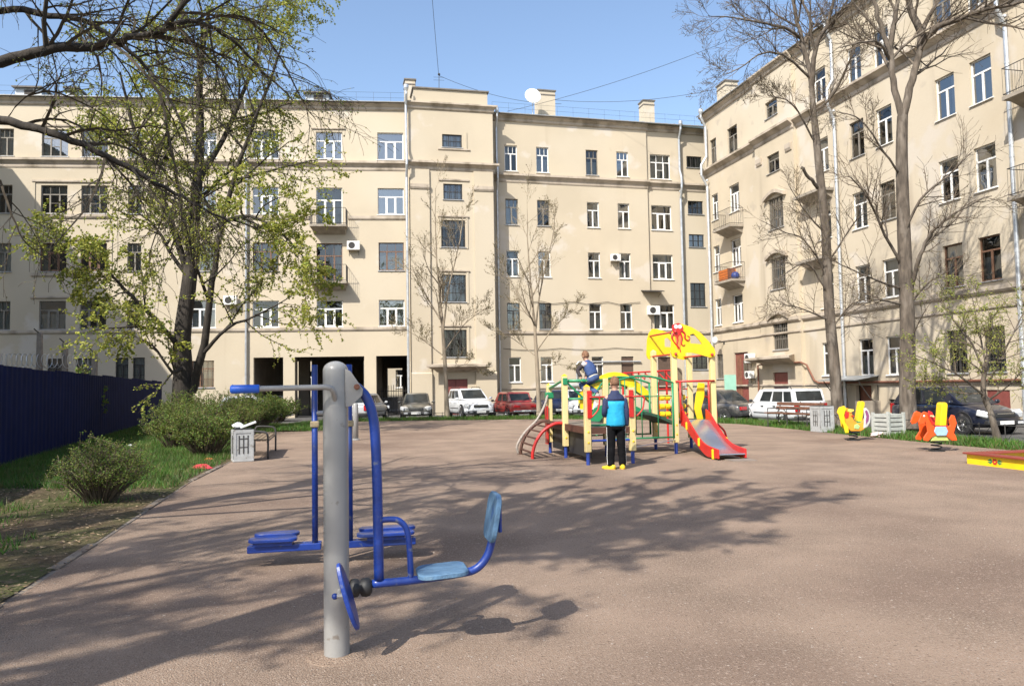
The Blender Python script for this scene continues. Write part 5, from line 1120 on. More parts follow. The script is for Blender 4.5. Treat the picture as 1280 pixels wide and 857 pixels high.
# decks
b = MB(); b.box((.06, .06, .66), (.83, 2.84, .70)); b.build('deck', mat('grey brown deck', (.20, .165, .13), .8, .2, 6), t, bev=.006)
b = MB(); b.box((.06, -.03, .58), (.83, .04, .70)); b.build('deck_edge', PBROWN, t); b = MB(); b.box((-.03, .06, .58), (.03, 2.84, .71)); b.build('deck_edge', PBROWN, t)
b = MB(); b.box((2.52, 1.62, .64), (3.3, 2.82, .70)); b.build('deck', mat('dark deck plate', (.12, .09, .07), .7, .2, 6), t)
b = MB(); b.box((.07, 1.64, .12), (.10, 2.84, .58)); b.box((.07, .06, .12), (.10, 1.52, .58)); b.build('under_shade_panel', MT['black'], t)['kind'] = 'stuff'  # black panels stand in for the shaded space under the deck
b = MB(); b.box((.06, 2.86, .12), (.83, 2.89, .6)); b.build('under_shade_panel', MT['black'], t)
b = MB(); b.tube([(.0, 0, .45), (.89, 0, .45)], .022, 8); b.build('step_bar', PNAVY, t); b = MB(); b.tube([(.89, 0, .30), (2.46, 1.59, .30)], .016, 6); b.build('step_bar', MT['zinc'], t)
# climbing arch on the left
rr_ = smooth_path([(-.03, 1.62, .72), (-.22, 1.62, .71), (-.45, 1.62, .58), (-.62, 1.62, .36), (-.70, 1.62, .12), (-.70, 1.62, -.05)], 5); fr_ = [V((p.x, 2.78, p.z)) for p in rr_]
b = MB(); b.tube(rr_, .035, 8); b.build('arch_rail', PRED, t, smooth=True); b = MB(); b.tube(fr_, .035, 8); b.build('arch_rail', PBROWN, t, smooth=True)
for k in range(2, len(rr_)-3, 3): b = MB(); b.box((-.03, -.56, -.012), (.03, .56, .012), Matrix.Translation((rr_[k]+fr_[k])/2)); b.build('rung', PBROWN, t)
b = MB(); P = [V((-.02, 2.88, 1.42)), V((-.12, 2.8, 1.1)), V((-.32, 2.8, .75)), V((-.60, 2.8, .48)), V((-.78, 2.8, .2)), V((-.76, 2.8, .02))]; b.tube(smooth_path(P, 5), .028, 8); b.build('climbing_rope', mat('grey rope', (.33, .29, .25), .9, .3, 30), t, smooth=True)
b = MB(); b.box((-.085, 2.8, .2), (-.055, 3.0, 1.05)); b.build('red_board', PRED, t)
b = MB(); b.box((-.09, 2.82, 1.22), (.09, 2.98, 1.36), Matrix.Identity(4)); b.build('bracket', PGRN, t, bev=.02); b = MB(); b.tube([(0, 2.9, 1.44), (0, 1.62, 1.62)], .03, 8); b.build('side_bar', PGRN, t)
# green beam and cross braces the small boy sits on
b = MB(); b.tube([(0, 1.58, 1.60), (.89, 1.58, 1.60)], .036, 10); b.build('beam', PGRN, t, smooth=True)
b = MB(); b.tube([(.06, 1.58, 1.56), (.40, 1.58, 1.24)], .022, 8); b.build('brace', PGRN, t); b = MB(); b.tube([(.84, 1.58, 1.56), (.6, 1.58, 1.24)], .022, 8); b.build('brace', PGRN, t)
b = MB(); b.tube([(0, 1.58, 1.22), (.89, 1.58, 1.22)], .026, 8); b.build('foot_bar', PGRN, t, smooth=True)
b = MB(); b.box((-.05, 1.5, 1.52), (.05, 1.66, 1.66)); b.build('bracket', PGRN, t, bev=.01)
b = MB(); b.tube([(0, 2.9, 1.5), (.89, 2.9, 1.5)], .06, 10); b.build('roller', mat('grey roller', (.5, .49, .45), .5), t, smooth=True)
for (x, z0, z1) in ((0, 1.2, 1.3),): pass
b = MB(); b.prism([(.35, 1.0), (.62, 1.0), (.66, 1.2), (.5, 1.34), (.35, 1.25)], .03, y0=1.63); b.build('play_panel', PYEL, t)
b = MB(); b.prism([(.50, .76), (.72, .74), (.86, .9), (.84, 1.1), (.62, 1.02)], .03, y0=1.5); b.build('play_panel', PGRN, t)
# front entrance: red plates, bar and bent handles
for x, sg in ((0, 1), (.89, -1)):
    b = MB(); b.box((x-.045+.03*sg, -.085, .88), (x+.045+.03*sg, -.06, 1.40)); b.build('red_board', PRED, t, bev=.008)
    b = MB(); b.tube(smooth_path([(x+.02*sg, -.10, 1.27), (x+.20, -.12, 1.27), (x+.205, -.12, 1.15), (x+.17, -.12, 1.02), (x+.06, -.1, .90)], 4), .014, 8); b.build('handle', PRED, t, smooth=True)
b = MB(); b.tube([(.02, -.09, 1.275), (.87, -.09, 1.275)], .016, 8); b.build('cross_bar', PRED, t)
b = MB(); b.tube([(.05, .05, .74), (.84, .05, .74)], .02, 8); b.build('cross_bar', PGRN, t)
# arched bridge with green railings and yellow arch panel
def arc(x0, x1, z0, rise, n=12): return [(x0+(x1-x0)*i/n, z0+rise*math.sin(math.pi*i/n)) for i in range(n+1)]
for y in (1.55, 2.9):
    b = MB(); top = arc(.95, 2.42, 1.52, .16); b.tube([(x, y, z) for x, z in top], .022, 8); b.tube([(.95, y, .34), (.95, y, 1.52)], .02, 8); b.tube([(2.40, y, .34), (2.40, y, 1.52)], .026, 8); 
    b.tube([(.95, y, .36), (2.40, y, .36)], .018, 8); b.tube([(.95, y, 1.24), (2.40, y, 1.24)], .012, 6)
    for i in (3, 6, 9): b.tube([(top[i][0], y, .36), (top[i][0], y, top[i][1])], .012, 6)
    b.build('bridge_railing', PGRN, t, smooth=True)
bot = arc(.92, 2.44, .68, .24); b = MB(); pts_ = bot+[(x, z-.06) for x, z in bot[::-1]]; b.prism(pts_, 1.2, y0=1.63); b.build('bridge_deck', mat('dark green bridge planks', (.02, .06, .035), .6, .2, 8), t)
up = arc(.92, 2.44, .78, .30); b = MB(); b.prism(up+[(x, z-.17) for x, z in up[::-1]], .03, y0=2.83); b.build('bridge_side', PGRN, t)
yp = arc(.70, 2.44, 1.30, .50); yq = [(x, z-.26-.05*math.sin(math.pi*i/12)) for i, (x, z) in enumerate(yp)]; b = MB(); b.prism(yp+yq[::-1], .035, y0=2.94); b.build('arch_panel', PYEL, t, bev=.006)
b = MB(); b.tube([(x, 2.93, z-.235-.05*math.sin(math.pi*i/12)) for i, (x, z) in enumerate(yp)], .02, 6); b.build('arch_edge', mat('dark green edge', (.03, .09, .02), .5), t)
# roof panels on the tower
fp = [(-.09, 2.30), (-.10, 2.18), (-.06, 2.09), (.02, 2.06), (.10, 2.09), (.14, 2.15), (.35, 2.17), (.55, 2.13), (.80, 2.06), (.91, 2.07), (.94, 2.16), (.91, 2.26), (.78, 2.42), (.60, 2.60), (.40, 2.72), (.18, 2.79), (.06, 2.79), (-.02, 2.70), (-.07, 2.55)]
hole = [(.36, 2.37), (.63, 2.35), (.56, 2.45), (.44, 2.58), (.36, 2.56)]
def panel_with_hole(outer, hole, y0, th):
    b = MB(); bmq = bmesh.new(); ov = [bmq.verts.new((p[0], 0, p[1])) for p in outer]; hv = [bmq.verts.new((p[0], 0, p[1])) for p in hole]
    ed = [bmq.edges.new((ov[i], ov[(i+1) % len(ov)])) for i in range(len(ov))]+[bmq.edges.new((hv[i], hv[(i+1) % len(hv)])) for i in range(len(hv))]
    bmesh.ops.triangle_fill(bmq, use_beauty=True, use_dissolve=False, edges=ed); bmq.verts.index_update(); bmq.verts.ensure_lookup_table()
    vs = [v.co.copy() for v in bmq.verts]; fs = [tuple(v.index for v in f.verts) for f in bmq.faces]; n = len(vs); bmq.free()
    b.add([V((p.x, y0, p.z)) for p in vs]+[V((p.x, y0+th, p.z)) for p in vs], fs+[tuple(i+n for i in f[::-1]) for f in fs]+[(i, i+n, (i+1) % len(outer)+n, (i+1) % len(outer)) for i in range(len(outer))]+[(len(outer)+i, len(outer)+i+n, len(outer)+(i+1) % len(hole)+n, len(outer)+(i+1) % len(hole)) for i in range(len(hole))]); return b
for y, dx in ((1.50, 2.46), (2.92, 2.46)):
    bb = panel_with_hole([(x+dx, z) for x, z in fp], [(x+dx, z) for x, z in hole], y, .03); rp = bb.build('roof_panel', PYEL, t)
    if y < 2:
        m = MB(); oc = (2.46+.06, 2.70)
        ring = [(oc[0]+.125*math.cos(a)*(1+.07*math.cos(5*a)), oc[1]+.105*math.sin(a)*(1+.07*math.cos(5*a))) for a in [k*math.pi/15 for k in range(30)]]
        m.prism(ring, .02, y0=1.478)
        m.prism([(oc[0]-.09, oc[1]-.07), (oc[0]-.11, oc[1]-.14), (oc[0], oc[1]-.2), (oc[0]+.09, oc[1]-.1)], .016, y0=1.481); oo = m.build('octopus_motif', PRED, rp)
        m = MB()
        for dx_ in (-.035, .055): m.lathe([(.0001, .0), (.045, .001), (.045, .006), (.0001, .007)], 14, Matrix.Translation((oc[0]+dx_, 1.477, oc[1]+.03)) @ Matrix.Rotation(math.pi/2, 4, 'X'))
        m.build('eye_patch', MT['white'], rp)
        m = MB()
        for P in ([(-.02, -.14), (.0, -.26), (-.02, -.36), (.04, -.44), (.06, -.52)], [(-.09, -.1), (-.13, -.2), (-.08, -.3), (-.02, -.38), (.01, -.46)], [(.06, -.1), (.10, -.2), (.08, -.32), (.12, -.38), (.17, -.36)], [(.1, -.06), (.17, -.12), (.17, -.22), (.24, -.27), (.28, -.2), (.23, -.17)]):
            m.tube(smooth_path([(oc[0]+a, 1.49, oc[1]+c) for a, c in P], 4), [.022-.014*k/(len(P)*4-4) for k in range(len(P)*4-3)], 6)
        m.build('tentacle_motif', PRED, rp)['kind'] = 'stuff'
        m = MB(); m.prism([(oc[0]-.07, oc[1]-.12), (oc[0]-.04, oc[1]-.3), (oc[0]+.05, oc[1]-.44), (oc[0]+.09, oc[1]-.28), (oc[0]+.07, oc[1]-.12)], .008, y0=1.491); m.build('belly_motif', mat('orange motif', (.75, .25, .06), .45), rp)
for (x, z) in ((2.46, 2.62), (2.46, 2.14), (3.30, 2.12)):
    b = MB(); b.tube([(x, 1.46, z), (x, 2.98, z)], .02, 8); b.ball((x, 2.97, z), .035, 8); b.ball((x, 1.46, z), .035, 8); b.build('tie_rod', PRED, t)
# slide
slp = smooth_path([(0, 1.60, .72), (0, 1.44, .70), (0, 1.1, .52), (0, .75, .32), (0, .45, .19), (0, .15, .13), (0, -.12, .12)], 4); xl, xr = 2.62, 3.16
b = MB(); n = len(slp); b.add([V((xl, p.y, p.z)) for p in slp]+[V((xr, p.y, p.z)) for p in slp]+[V((xl, p.y, p.z-.02)) for p in slp]+[V((xr, p.y, p.z-.02)) for p in slp], [(i, i+1, n+i+1, n+i) for i in range(n-1)]+[(2*n+i+1, 2*n+i, 3*n+i, 3*n+i+1) for i in range(n-1)]+[(n-1, 3*n-1, 4*n-1, 2*n-1)]); b.build('slide_bed', STEEL, t, smooth=True)
for x, sg in ((xl, -1), (xr, 1)):
    b = MB(); up_ = []; lo_ = []
    for i, p in enumerate(slp):
        f = i/(n-1); up_.append((p.y, p.z+.13+.09*max(0, 1-f*3.2)-.05*f+.02*math.sin(f*9))); lo_.append((p.y, max(.03, p.z-.13)))
    poly = up_+lo_[::-1]; Mr = Matrix(((0, 1, 0, x if sg > 0 else x-.035), (1, 0, 0, 0), (0, 0, 1, 0), (0, 0, 0, 1))); b.prism(poly, .035, Mr); sd = b.build('slide_side', PRED, t, bev=.008)
    b = MB(); 
    for yy in (1.3, .72, .1):
        z = min(slp, key=lambda p: abs(p.y-yy)).z; m = MB(); m.cbox((x+.03*sg, yy, z-.02), (.05, .07, .17 if yy > .2 else .2)); m.build('bumper', PYEL, sd, bev=.02)
b = MB(); b.box((2.75, -.42, -.01), (3.25, -.06, .018)); b.build('landing_mat', mat('worn mat', (.22, .18, .15), .9), t)
# red guard frame at the slide, yellow side, brown board
b = MB()
for x in (2.56, 3.22): b.tube([(x, 1.52, .72), (x, 1.52, 1.56)], .022, 8)
b.tube([(2.46, 1.52, 1.55), (3.36, 1.52, 1.55)], .022, 8); b.tube([(2.56, 1.52, 1.1), (2.66, 1.52, .8)], .016, 6); b.build('guard_frame', PRED, t, smooth=True)
b = MB(); b.prism([(3.0, .72), (3.14, .72), (3.1, .95), (3.18, 1.2), (3.2, 1.5), (3.05, 1.52), (2.98, 1.2), (2.94, .95)], .03, y0=1.66); b.build('slide_gate', PYEL, t, bev=.006)
b = MB(); b.prism([(a+3.02, c+1.35) for a, c in rrect(.24, 1.05, .11)], .04, y0=2.70); b.build('round_board', mat('brown grey board', (.17, .13, .085), .7, .2, 6), t, bev=.006)
# roller panel with yellow blocks on the far side
b = MB()
for z in (.80, .98, 1.18, 1.38): b.tube([(2.52, 2.86, z), (3.36, 2.86, z)], .016, 6)
b.tube([(2.6, 2.86, .7), (2.6, 2.86, 1.55)], .02, 6); b.tube([(2.95, 2.86, .7), (2.95, 2.86, 1.55)], .02, 6); b.build('roller_frame', PRED, t)
for z in (.80, .98, 1.18):
    for x in (2.68, 2.82, 3.06, 3.2): b = MB(); b.lathe([(.03, -.055), (.065, -.05), (.065, .05), (.03, .055)], 12, Matrix.Translation((x, 2.86, z)) @ Matrix.Rotation(math.pi/2, 4, 'Y')); b.build('roller', PYEL, t)
# overhead ladder on the far side
b = MB()
for y, x0 in ((4.0, 2.15), (4.5, 2.15)):
    b.tube([(x0, y, 1.78), (x0+1.35, y, 1.84)], .022, 6); b.tube([(x0+1.35, y, -.03), (x0+1.35, y, 1.84)], .028, 8); b.tube([(x0, y, -.03), (x0, y, 1.78)], .028, 8)
for i in range(8): x = 2.2+1.25*i/7; b.tube([(x, 4.0, 1.8), (x+.08, 4.25, 1.62), (x, 4.5, 1.8)], .014, 5)
b.build('overhead_ladder', PRED, t)
# bent red tubes on the right
b = MB(); b.tube(smooth_path([(3.42, 2.3, 1.22), (3.60, 2.3, 1.16), (3.74, 2.3, .95), (3.76, 2.3, .68), (3.66, 2.3, .42), (3.46, 2.3, .32)], 5), .024, 8); b.build('climbing_hoop', PRED, t, smooth=True)
b = MB(); b.tube(smooth_path([(3.42, 2.0, .78), (3.62, 2.0, .60), (3.80, 2.0, .42), (3.84, 2.0, .2), (3.84, 2.0, -.03)], 5), .024, 8); b.build('climbing_hoop', PRED, t, smooth=True)
b = MB(); b.tube([(3.42, 2.2, 1.55), (3.62, 2.2, 1.55)], .02, 6); b.build('grab_bar', MT['iron'], t)
# ------------------------------------------------------------------ people
SKIN = mat('skin', (.52, .30, .21), .55, .08, 12); HAIR = mat('light brown hair', (.19, .095, .05), .75, .3, 40, .6, 90)
def ell(c, a, b_, ax=None, n=16):
    """ring of an elliptic section centred c; a,b radii along two axes"""
    u, v = ax if ax else (V((1, 0, 0)), V((0, 1, 0))); c = V(c); return [c+u*(a*math.cos(2*math.pi*k/n))+v*(b_*math.sin(2*math.pi*k/n)) for k in range(n)]
def limbtube(mb, P, R, n=12): 
    P2 = smooth_path(P, 3); m = len(R)-1; rr = []
    for i in range(len(P2)):
        f = i/(len(P2)-1)*m; k = min(int(f), m-1); rr.append(R[k]+(R[k+1]-R[k])*(f-k))
    mb.tube(P2, rr, n)
def remesh(o, vox=.012, sm=6):
    r = o.modifiers.new('r', 'REMESH'); r.mode = 'VOXEL'; r.voxel_size = vox; r.use_smooth_shade = True
    if sm: s_ = o.modifiers.new('s', 'SMOOTH'); s_.iterations = sm; s_.factor = .5
    return o
def hand(mb, wr, d, palm_n, side, s=1.):
    """palm, four curled fingers and a thumb from wrist wr along d"""
    d = d.normalized(); n = palm_n.normalized(); w_ = d.cross(n).normalized()*side
    mb.loft([[wr+w_*(x*.026*s)+n*(y*.014*s) for x, y in ((1,0),(.7,.7),(-.7,.7),(-1,0),(-.7,-.7),(.7,-.7))], [wr+d*.035*s+w_*(x*.036*s)+n*(y*.014*s) for x, y in ((1,0),(.7,.7),(-.7,.7),(-1,0),(-.7,-.7),(.7,-.7))], [wr+d*.075*s+w_*(x*.036*s)+n*(y*.011*s) for x, y in ((1,0),(.7,.7),(-.7,.7),(-1,0),(-.7,-.7),(.7,-.7))]])
    for k, L_ in enumerate((.052, .062, .058, .045)):
        b0_ = wr+d*.07*s+w_*((.027-.018*k)*s); mb.tube([b0_, b0_+(d*.6+n*.25)*L_*.6*s, b0_+(d*.75+n*.65)*L_*s, b0_+(d*.6+n*1.0)*L_*1.15*s], [.0085*s, .008*s, .0075*s, .005*s], 6)
    b0_ = wr+d*.02*s+w_*.028*s; mb.tube([b0_, b0_+(w_*.7+d*.6+n*.2)*.035*s, b0_+(w_*.6+d*1.1+n*.5)*.05*s], [.0105*s, .009*s, .006*s], 6)
def head(t, body, hair_m, c, s, fwd, up):
    """adds the skull to the body mesh builder, hair as a child; fwd = where the face looks"""
    fwd = fwd.normalized(); up = (up-fwd*up.dot(fwd)).normalized(); rt = fwd.cross(up).normalized()
    B_ = Matrix((rt, fwd, up)).transposed().to_4x4(); T_ = Matrix.Translation(c) @ B_
    body.ball((0, 0, 0), (.076*s, .094*s, .112*s), 18, None) if 0 else body.lathe([(max(1e-4, math.sin(a))*1., -math.cos(a)) for a in [math.pi*i/12 for i in range(13)]], 20, T_ @ Matrix.Diagonal((.074*s, .092*s, .108*s, 1)))
    body.lathe([(max(1e-4, math.sin(a)), -math.cos(a)) for a in [math.pi*i/8 for i in range(9)]], 14, T_ @ Matrix.Translation((0, .028*s, -.055*s)) @ Matrix.Diagonal((.055*s, .06*s, .06*s, 1)))
    body.lathe([(max(1e-4, math.sin(a)), -math.cos(a)) for a in [math.pi*i/6 for i in range(7)]], 8, T_ @ Matrix.Translation((0, .094*s, -.022*s)) @ Matrix.Diagonal((.013*s, .018*s, .022*s, 1)))
    for q in (-1, 1): body.lathe([(max(1e-4, math.sin(a)), -math.cos(a)) for a in [math.pi*i/6 for i in range(7)]], 10, T_ @ Matrix.Translation((q*.077*s, -.008*s, -.015*s)) @ Matrix.Rotation(q*.35, 4, 'Z') @ Matrix.Diagonal((.010*s, .020*s, .032*s, 1)))
    h = MB(); rg = []
    for i in range(10):
        f = i/9; a = math.pi*(.04+f*.60)
        ring = []
        for k in range(22):
            th = 2*math.pi*k/22; front = max(0, math.sin(th)); aa = a*(1-.34*front*(f)) ; r_ = math.sin(aa)
            ring.append(T_ @ V((.082*s*r_*math.cos(th), .099*s*r_*math.sin(th)-.004*s, .116*s*math.cos(aa)+.003*s+.003*s*math.sin(5*th+i))))
        rg.append(ring)
    h.loft(rg); ho = h.build('hair', hair_m, t, smooth=True); return T_
def face(t, T_, s):
    e = MB()
    for q in (-1, 1): e.ball(T_ @ V((q*.03*s, .083*s, .005*s)), .010*s, 8)
    e.build('eyes', MT['white'], t)['kind'] = 'stuff'; e = MB()
    for q in (-1, 1): e.ball(T_ @ V((q*.03*s, .0925*s, .005*s)), .0045*s, 6)
    e.build('pupils', MT['black'], t)['kind'] = 'stuff'; e = MB(); e.tube([T_ @ V((x*s, (.088-.4*abs(x))*s, -.062*s)) for x in (-.02, -.01, 0, .01, .02)], .004*s, 5); e.build('mouth', mat('lips', (.4, .14, .12), .5), t)
# older boy standing with his back to the viewer
NAVYC = mat('navy jacket cloth', (.022, .032, .085), .8, .2, 14, .5, 45); CYAN = mat('turquoise jacket cloth', (.012, .33, .56), .75, .12, 9, .5, 30); BLK = mat('black track trousers', (.007, .007, .008), .9, .3, 9, .6, 26, spec=.1); YSH = mat('yellow trainers', (.75, .52, .02), .5, .1, 20)
H1 = G(771, 586); t = thing('person', 'boy in turquoise and navy jacket, black trousers and yellow trainers standing on the sand', 'person', (H1.x, H1.y, 0), AX-.05)
body = MB(); sk = MB()
hip = .80
# skin body: torso core, arms, legs, neck as one surface
body.loft([ell((0, 0, z), a, d) for z, a, d in ((.74, .12, .085), (.84, .135, .095), (.98, .12, .085), (1.12, .135, .09), (1.24, .15, .09), (1.31, .11, .075), (1.36, .05, .05), (1.45, .045, .048))])
LSH, RSH = V((-.155, 0, 1.265)), V((.155, 0, 1.265)); LEL, REL = V((-.205, .0, 1.01)), V((.20, -.02, 1.0)); LWR, RWR = V((-.15, .18, .96)), V((.215, .04, .79))
for S_, E_, W_, sd in ((LSH, LEL, LWR, 1), (RSH, REL, RWR, -1)):
    limbtube(body, [S_*.8+V((0, 0, .25)), S_, E_, W_], [.05, .048, .036, .024])
    d = (W_-E_); hand(body, W_-d.normalized()*.01, d, V((1 if sd > 0 else -1, .25, 0)), sd, .95)
for x, xf in ((-.08, -.105), (.08, .10)): limbtube(body, [V((x, 0, .80)), V((x*1.05, .0, .46)), V((xf, -.01, .06))], [.085, .058, .036])
T_ = head(t, body, HAIR, V((0, .015, 1.535)), 1.03, V((-.12, 1, -.12)), V((0, .08, 1)))
bo = body.build('body', SKIN, t, smooth=True); remesh(bo, .011, 3); face(t, T_, 1.03)
# jacket: lower turquoise, upper navy yoke, navy sleeves, collar
def torso_ring(z, a, d, dy=0, wob=0): return [V((p.x*(1+wob*math.sin(7*k)), p.y*(1+wob*math.cos(5*k)), p.z+wob*.15*math.sin(3*k))) for k, p in enumerate(ell((0, dy, z), a, d, n=28))]
b = MB(); b.loft([torso_ring(z, a, d, 0, w_) for z, a, d, w_ in ((.765, .165, .118, .01), (.80, .172, .125, .02), (.86, .170, .13, .035), (.93, .165, .125, .03), (1.0, .165, .122, .035), (1.07, .168, .122, .025), (1.14, .174, .121, .02), (1.215, .178, .119, .01))]); b.build('jacket_body', CYAN, t, smooth=True)
b = MB(); b.loft([torso_ring(z, a, d, 0, w_) for z, a, d, w_ in ((1.212, .179, .1195, .01), (1.26, .178, .113, .01), (1.31, .15, .098, .01), (1.345, .09, .08, 0), (1.40, .068, .070, 0))]); b.build('jacket_yoke', NAVYC, t, smooth=True)
for S_, E_, W_ in ((LSH, LEL, LWR), (RSH, REL, RWR)):
    b = MB(); sw = W_+(W_-E_).normalized()*.02; P = smooth_path([S_*.86+V((0, 0, .22*0+.185*0)) + V((0, 0, .0)), S_+V((math.copysign(.01, S_.x), 0, -.03)), E_, sw], 5); n = len(P); b.tube(P, [(.066-.026*(i/(n-1)))*(1+.05*math.sin(i*2.3)) for i in range(n)], 16); b.build('sleeve', NAVYC, t, smooth=True)
b = MB(); b.loft([ell((0, 0, z), a, d, n=20) for z, a, d in ((.70, .155, .108), (.755, .158, .11), (.80, .15, .105))]); b.build('trouser_waist', BLK, t, smooth=True)
for x, xf in ((-.082, -.108), (.082, .103)):
    P = smooth_path([V((x, 0, .78)), V((x*1.06, .0, .62)), V((x*1.1, .005, .44)), V((xf, -.005, .22)), V((xf, -.012, .065))], 4); n = len(P); b = MB(); b.tube(P, [(.090-.028*(i/(n-1)))*(1+.04*math.sin(i*1.9)) for i in range(n)], 16); tl = b.build('trouser_leg', BLK, t, smooth=True)
    sg = math.copysign(1, x); b = MB(); b.tube([p+V((sg*(.091-.028*i/(n-1))*.985, -.012, 0)) for i, p in enumerate(P)][1:-1], .005, 4); b.build('side_stripe', MT['white'], tl)
    b = MB(); dirf = V((sg*.42-.18, .93, 0)).normalized(); sdv = V((dirf.y, -dirf.x, 0)); c0 = V((xf, -.02, 0)); rings = []
    for f, hw, ht, lift in ((-.09, .024, .055, .02), (-.078, .042, .085, .0), (-.01, .049, .10, 0), (.06, .052, .078, 0), (.13, .054, .058, .0), (.185, .042, .046, .004), (.21, .015, .032, .01)):
        q = c0+dirf*f; rings.append([q+sdv*(hw*cx)+V((0, 0, lift+ht*cz)) for cx, cz in ((1, .02), (1.02, .35), (.8, .8), (.3, 1), (-.3, 1), (-.8, .8), (-1.02, .35), (-1, .02))])
    b.loft(rings); sh_ = b.build('shoe', YSH, t, smooth=True, sub=1); b = MB(); b.loft([[p*1 for p in ell(c0+dirf*.05+V((0, 0, z)),   .055, .145, (sdv, dirf), 18)] for z in (.001, .016)]); b.build('sole', mat('pale sole', (.55, .33, .08), .6), sh_)
# small boy crouching on the green beam
NAVY2 = mat('blue quilted vest', (.035, .07, .19), .8, .2, 12, .5, 30); JEAN = mat('blue jeans', (.05, .085, .19), .85, .2, 16, .4, 40); DSL = mat('dark sleeves', (.03, .022, .024), .8, .2, 12)
base = V((1.40, 14.85, 0)); Rw = Matrix.Rotation(AX, 3, 'Z')
def W(x, y, z): return base+Rw @ V((x, y, z))
t = thing('person', 'small boy in blue vest and jeans perched on the green climbing frame bar', 'person', W(.66, 1.58, 0), AX-math.radians(48))
Rz = Matrix.Rotation(math.radians(48), 3, 'Z')
def Lc(x, z, y=0.): return V((x, y, z))
PEL = Lc(-.02, 1.66); CH = Lc(-.14, 1.90, .02); NK = Lc(-.20, 2.03, .03); HD = Lc(-.235, 2.135, .04)
ax_ = ((V((.87, 0, .45))).normalized(), V((0, 1, 0)))
body = MB(); body.loft([ell(PEL, .10, .12, ax_), ell(PEL.lerp(CH, .5), .085, .11, ax_), ell(CH, .09, .13, ax_), ell(CH.lerp(NK, .7), .06, .08, ax_), ell(NK, .04, .042, ax_), ell(NK.lerp(HD, .6), .04, .042, ax_)])
kn = []
for sg in (-1, 1):
    HP = PEL+V((0, sg*.06, -.02)); KN = Lc(-.26, 1.52, sg*.10); AN = Rz @ Lc(-.04+sg*.09, 1.31, -.02); limbtube(body, [HP, KN, AN], [.07, .052, .032]); kn.append((HP, KN, AN))
    SH = CH+V((-.03, sg*.13, .05)); EL = Lc(-.29, 1.82, sg*.19); WR = Rz @ Lc(-.30 if sg < 0 else -.19, 1.665, -.01); limbtube(body, [CH+V((0, sg*.05, .04)), SH, EL, WR], [.045, .042, .032, .022]); hand(body, WR, V((-.05, 0, -1)), V((1, 0, 0)), sg, .8); kn.append((SH, EL, WR))
T_ = head(t, body, HAIR, HD, .93, V((-1, .45, -.15)), V((-.15, 0, 1))); bo = body.build('body', SKIN, t, smooth=True); remesh(bo, .010, 3); face(t, T_, .93)
b = MB(); b.loft([ell(PEL.lerp(CH, f), a, d, ax_, 20) for f, a, d in ((.12, .105, .135), (.35, .118, .145), (.7, .12, .155), (1.0, .115, .165), (1.25, .085, .135), (1.5, .055, .075))]); b.build('vest', NAVY2, t, smooth=True)
b = MB(); b.loft([ell(PEL.lerp(CH, f), a, d, ax_, 20) for f, a, d in ((.02, .112, .138), (.13, .108, .136))]); b.build('shirt_hem', mat('cream shirt', (.5, .46, .36), .8), t, smooth=True)
b = MB(); b.loft([ell(PEL.lerp(CH, f), a, d, ax_, 20) for f, a, d in ((-.35, .07, .10), (-.2, .11, .13), (.0, .118, .14), (.06, .112, .135))]); b.build('trouser_seat', JEAN, t, smooth=True)
for j in (0, 2):
    HP, KN, AN = kn[j]; b = MB(); P = smooth_path([HP, KN, AN+V((0, 0, .03))], 5); n = len(P); b.tube(P, [.082-.034*i/(n-1) for i in range(n)], 14); b.build('trouser_leg', JEAN, t, smooth=True)
    b = MB(); c = AN; rings = []
    for f, hw, ht in ((.06, .015, .04), (.05, .032, .065), (0, .035, .075), (-.06, .036, .05), (-.12, .032, .038), (-.145, .01, .025)): rings.append([c+V((f, hw*cx, -.055+ht*cz)) for cx, cz in ((1, .02), (1, .4), (.7, .9), (0, 1), (-.7, .9), (-1, .4), (-1, .02))])
    b.loft(rings); b.build('shoe', mat('grey trainers', (.30, .28, .27), .6, .2, 20), t, smooth=True)
    SH, EL, WR = kn[j+1]; b = MB(); P = smooth_path([SH, EL, WR+V((0, 0, .02))], 5); n = len(P); b.tube(P, [.056-.024*i/(n-1) for i in range(n)], 12); b.build('sleeve', DSL, t, smooth=True)
    b = MB(); b.tube([SH+V((.02, 0, .03)), SH, SH.lerp(EL, .28)], [.06, .062, .058], 12); b.build('shoulder_patch', mat('pale sleeve top', (.50, .48, .50), .8, .1, 9), t, smooth=True)
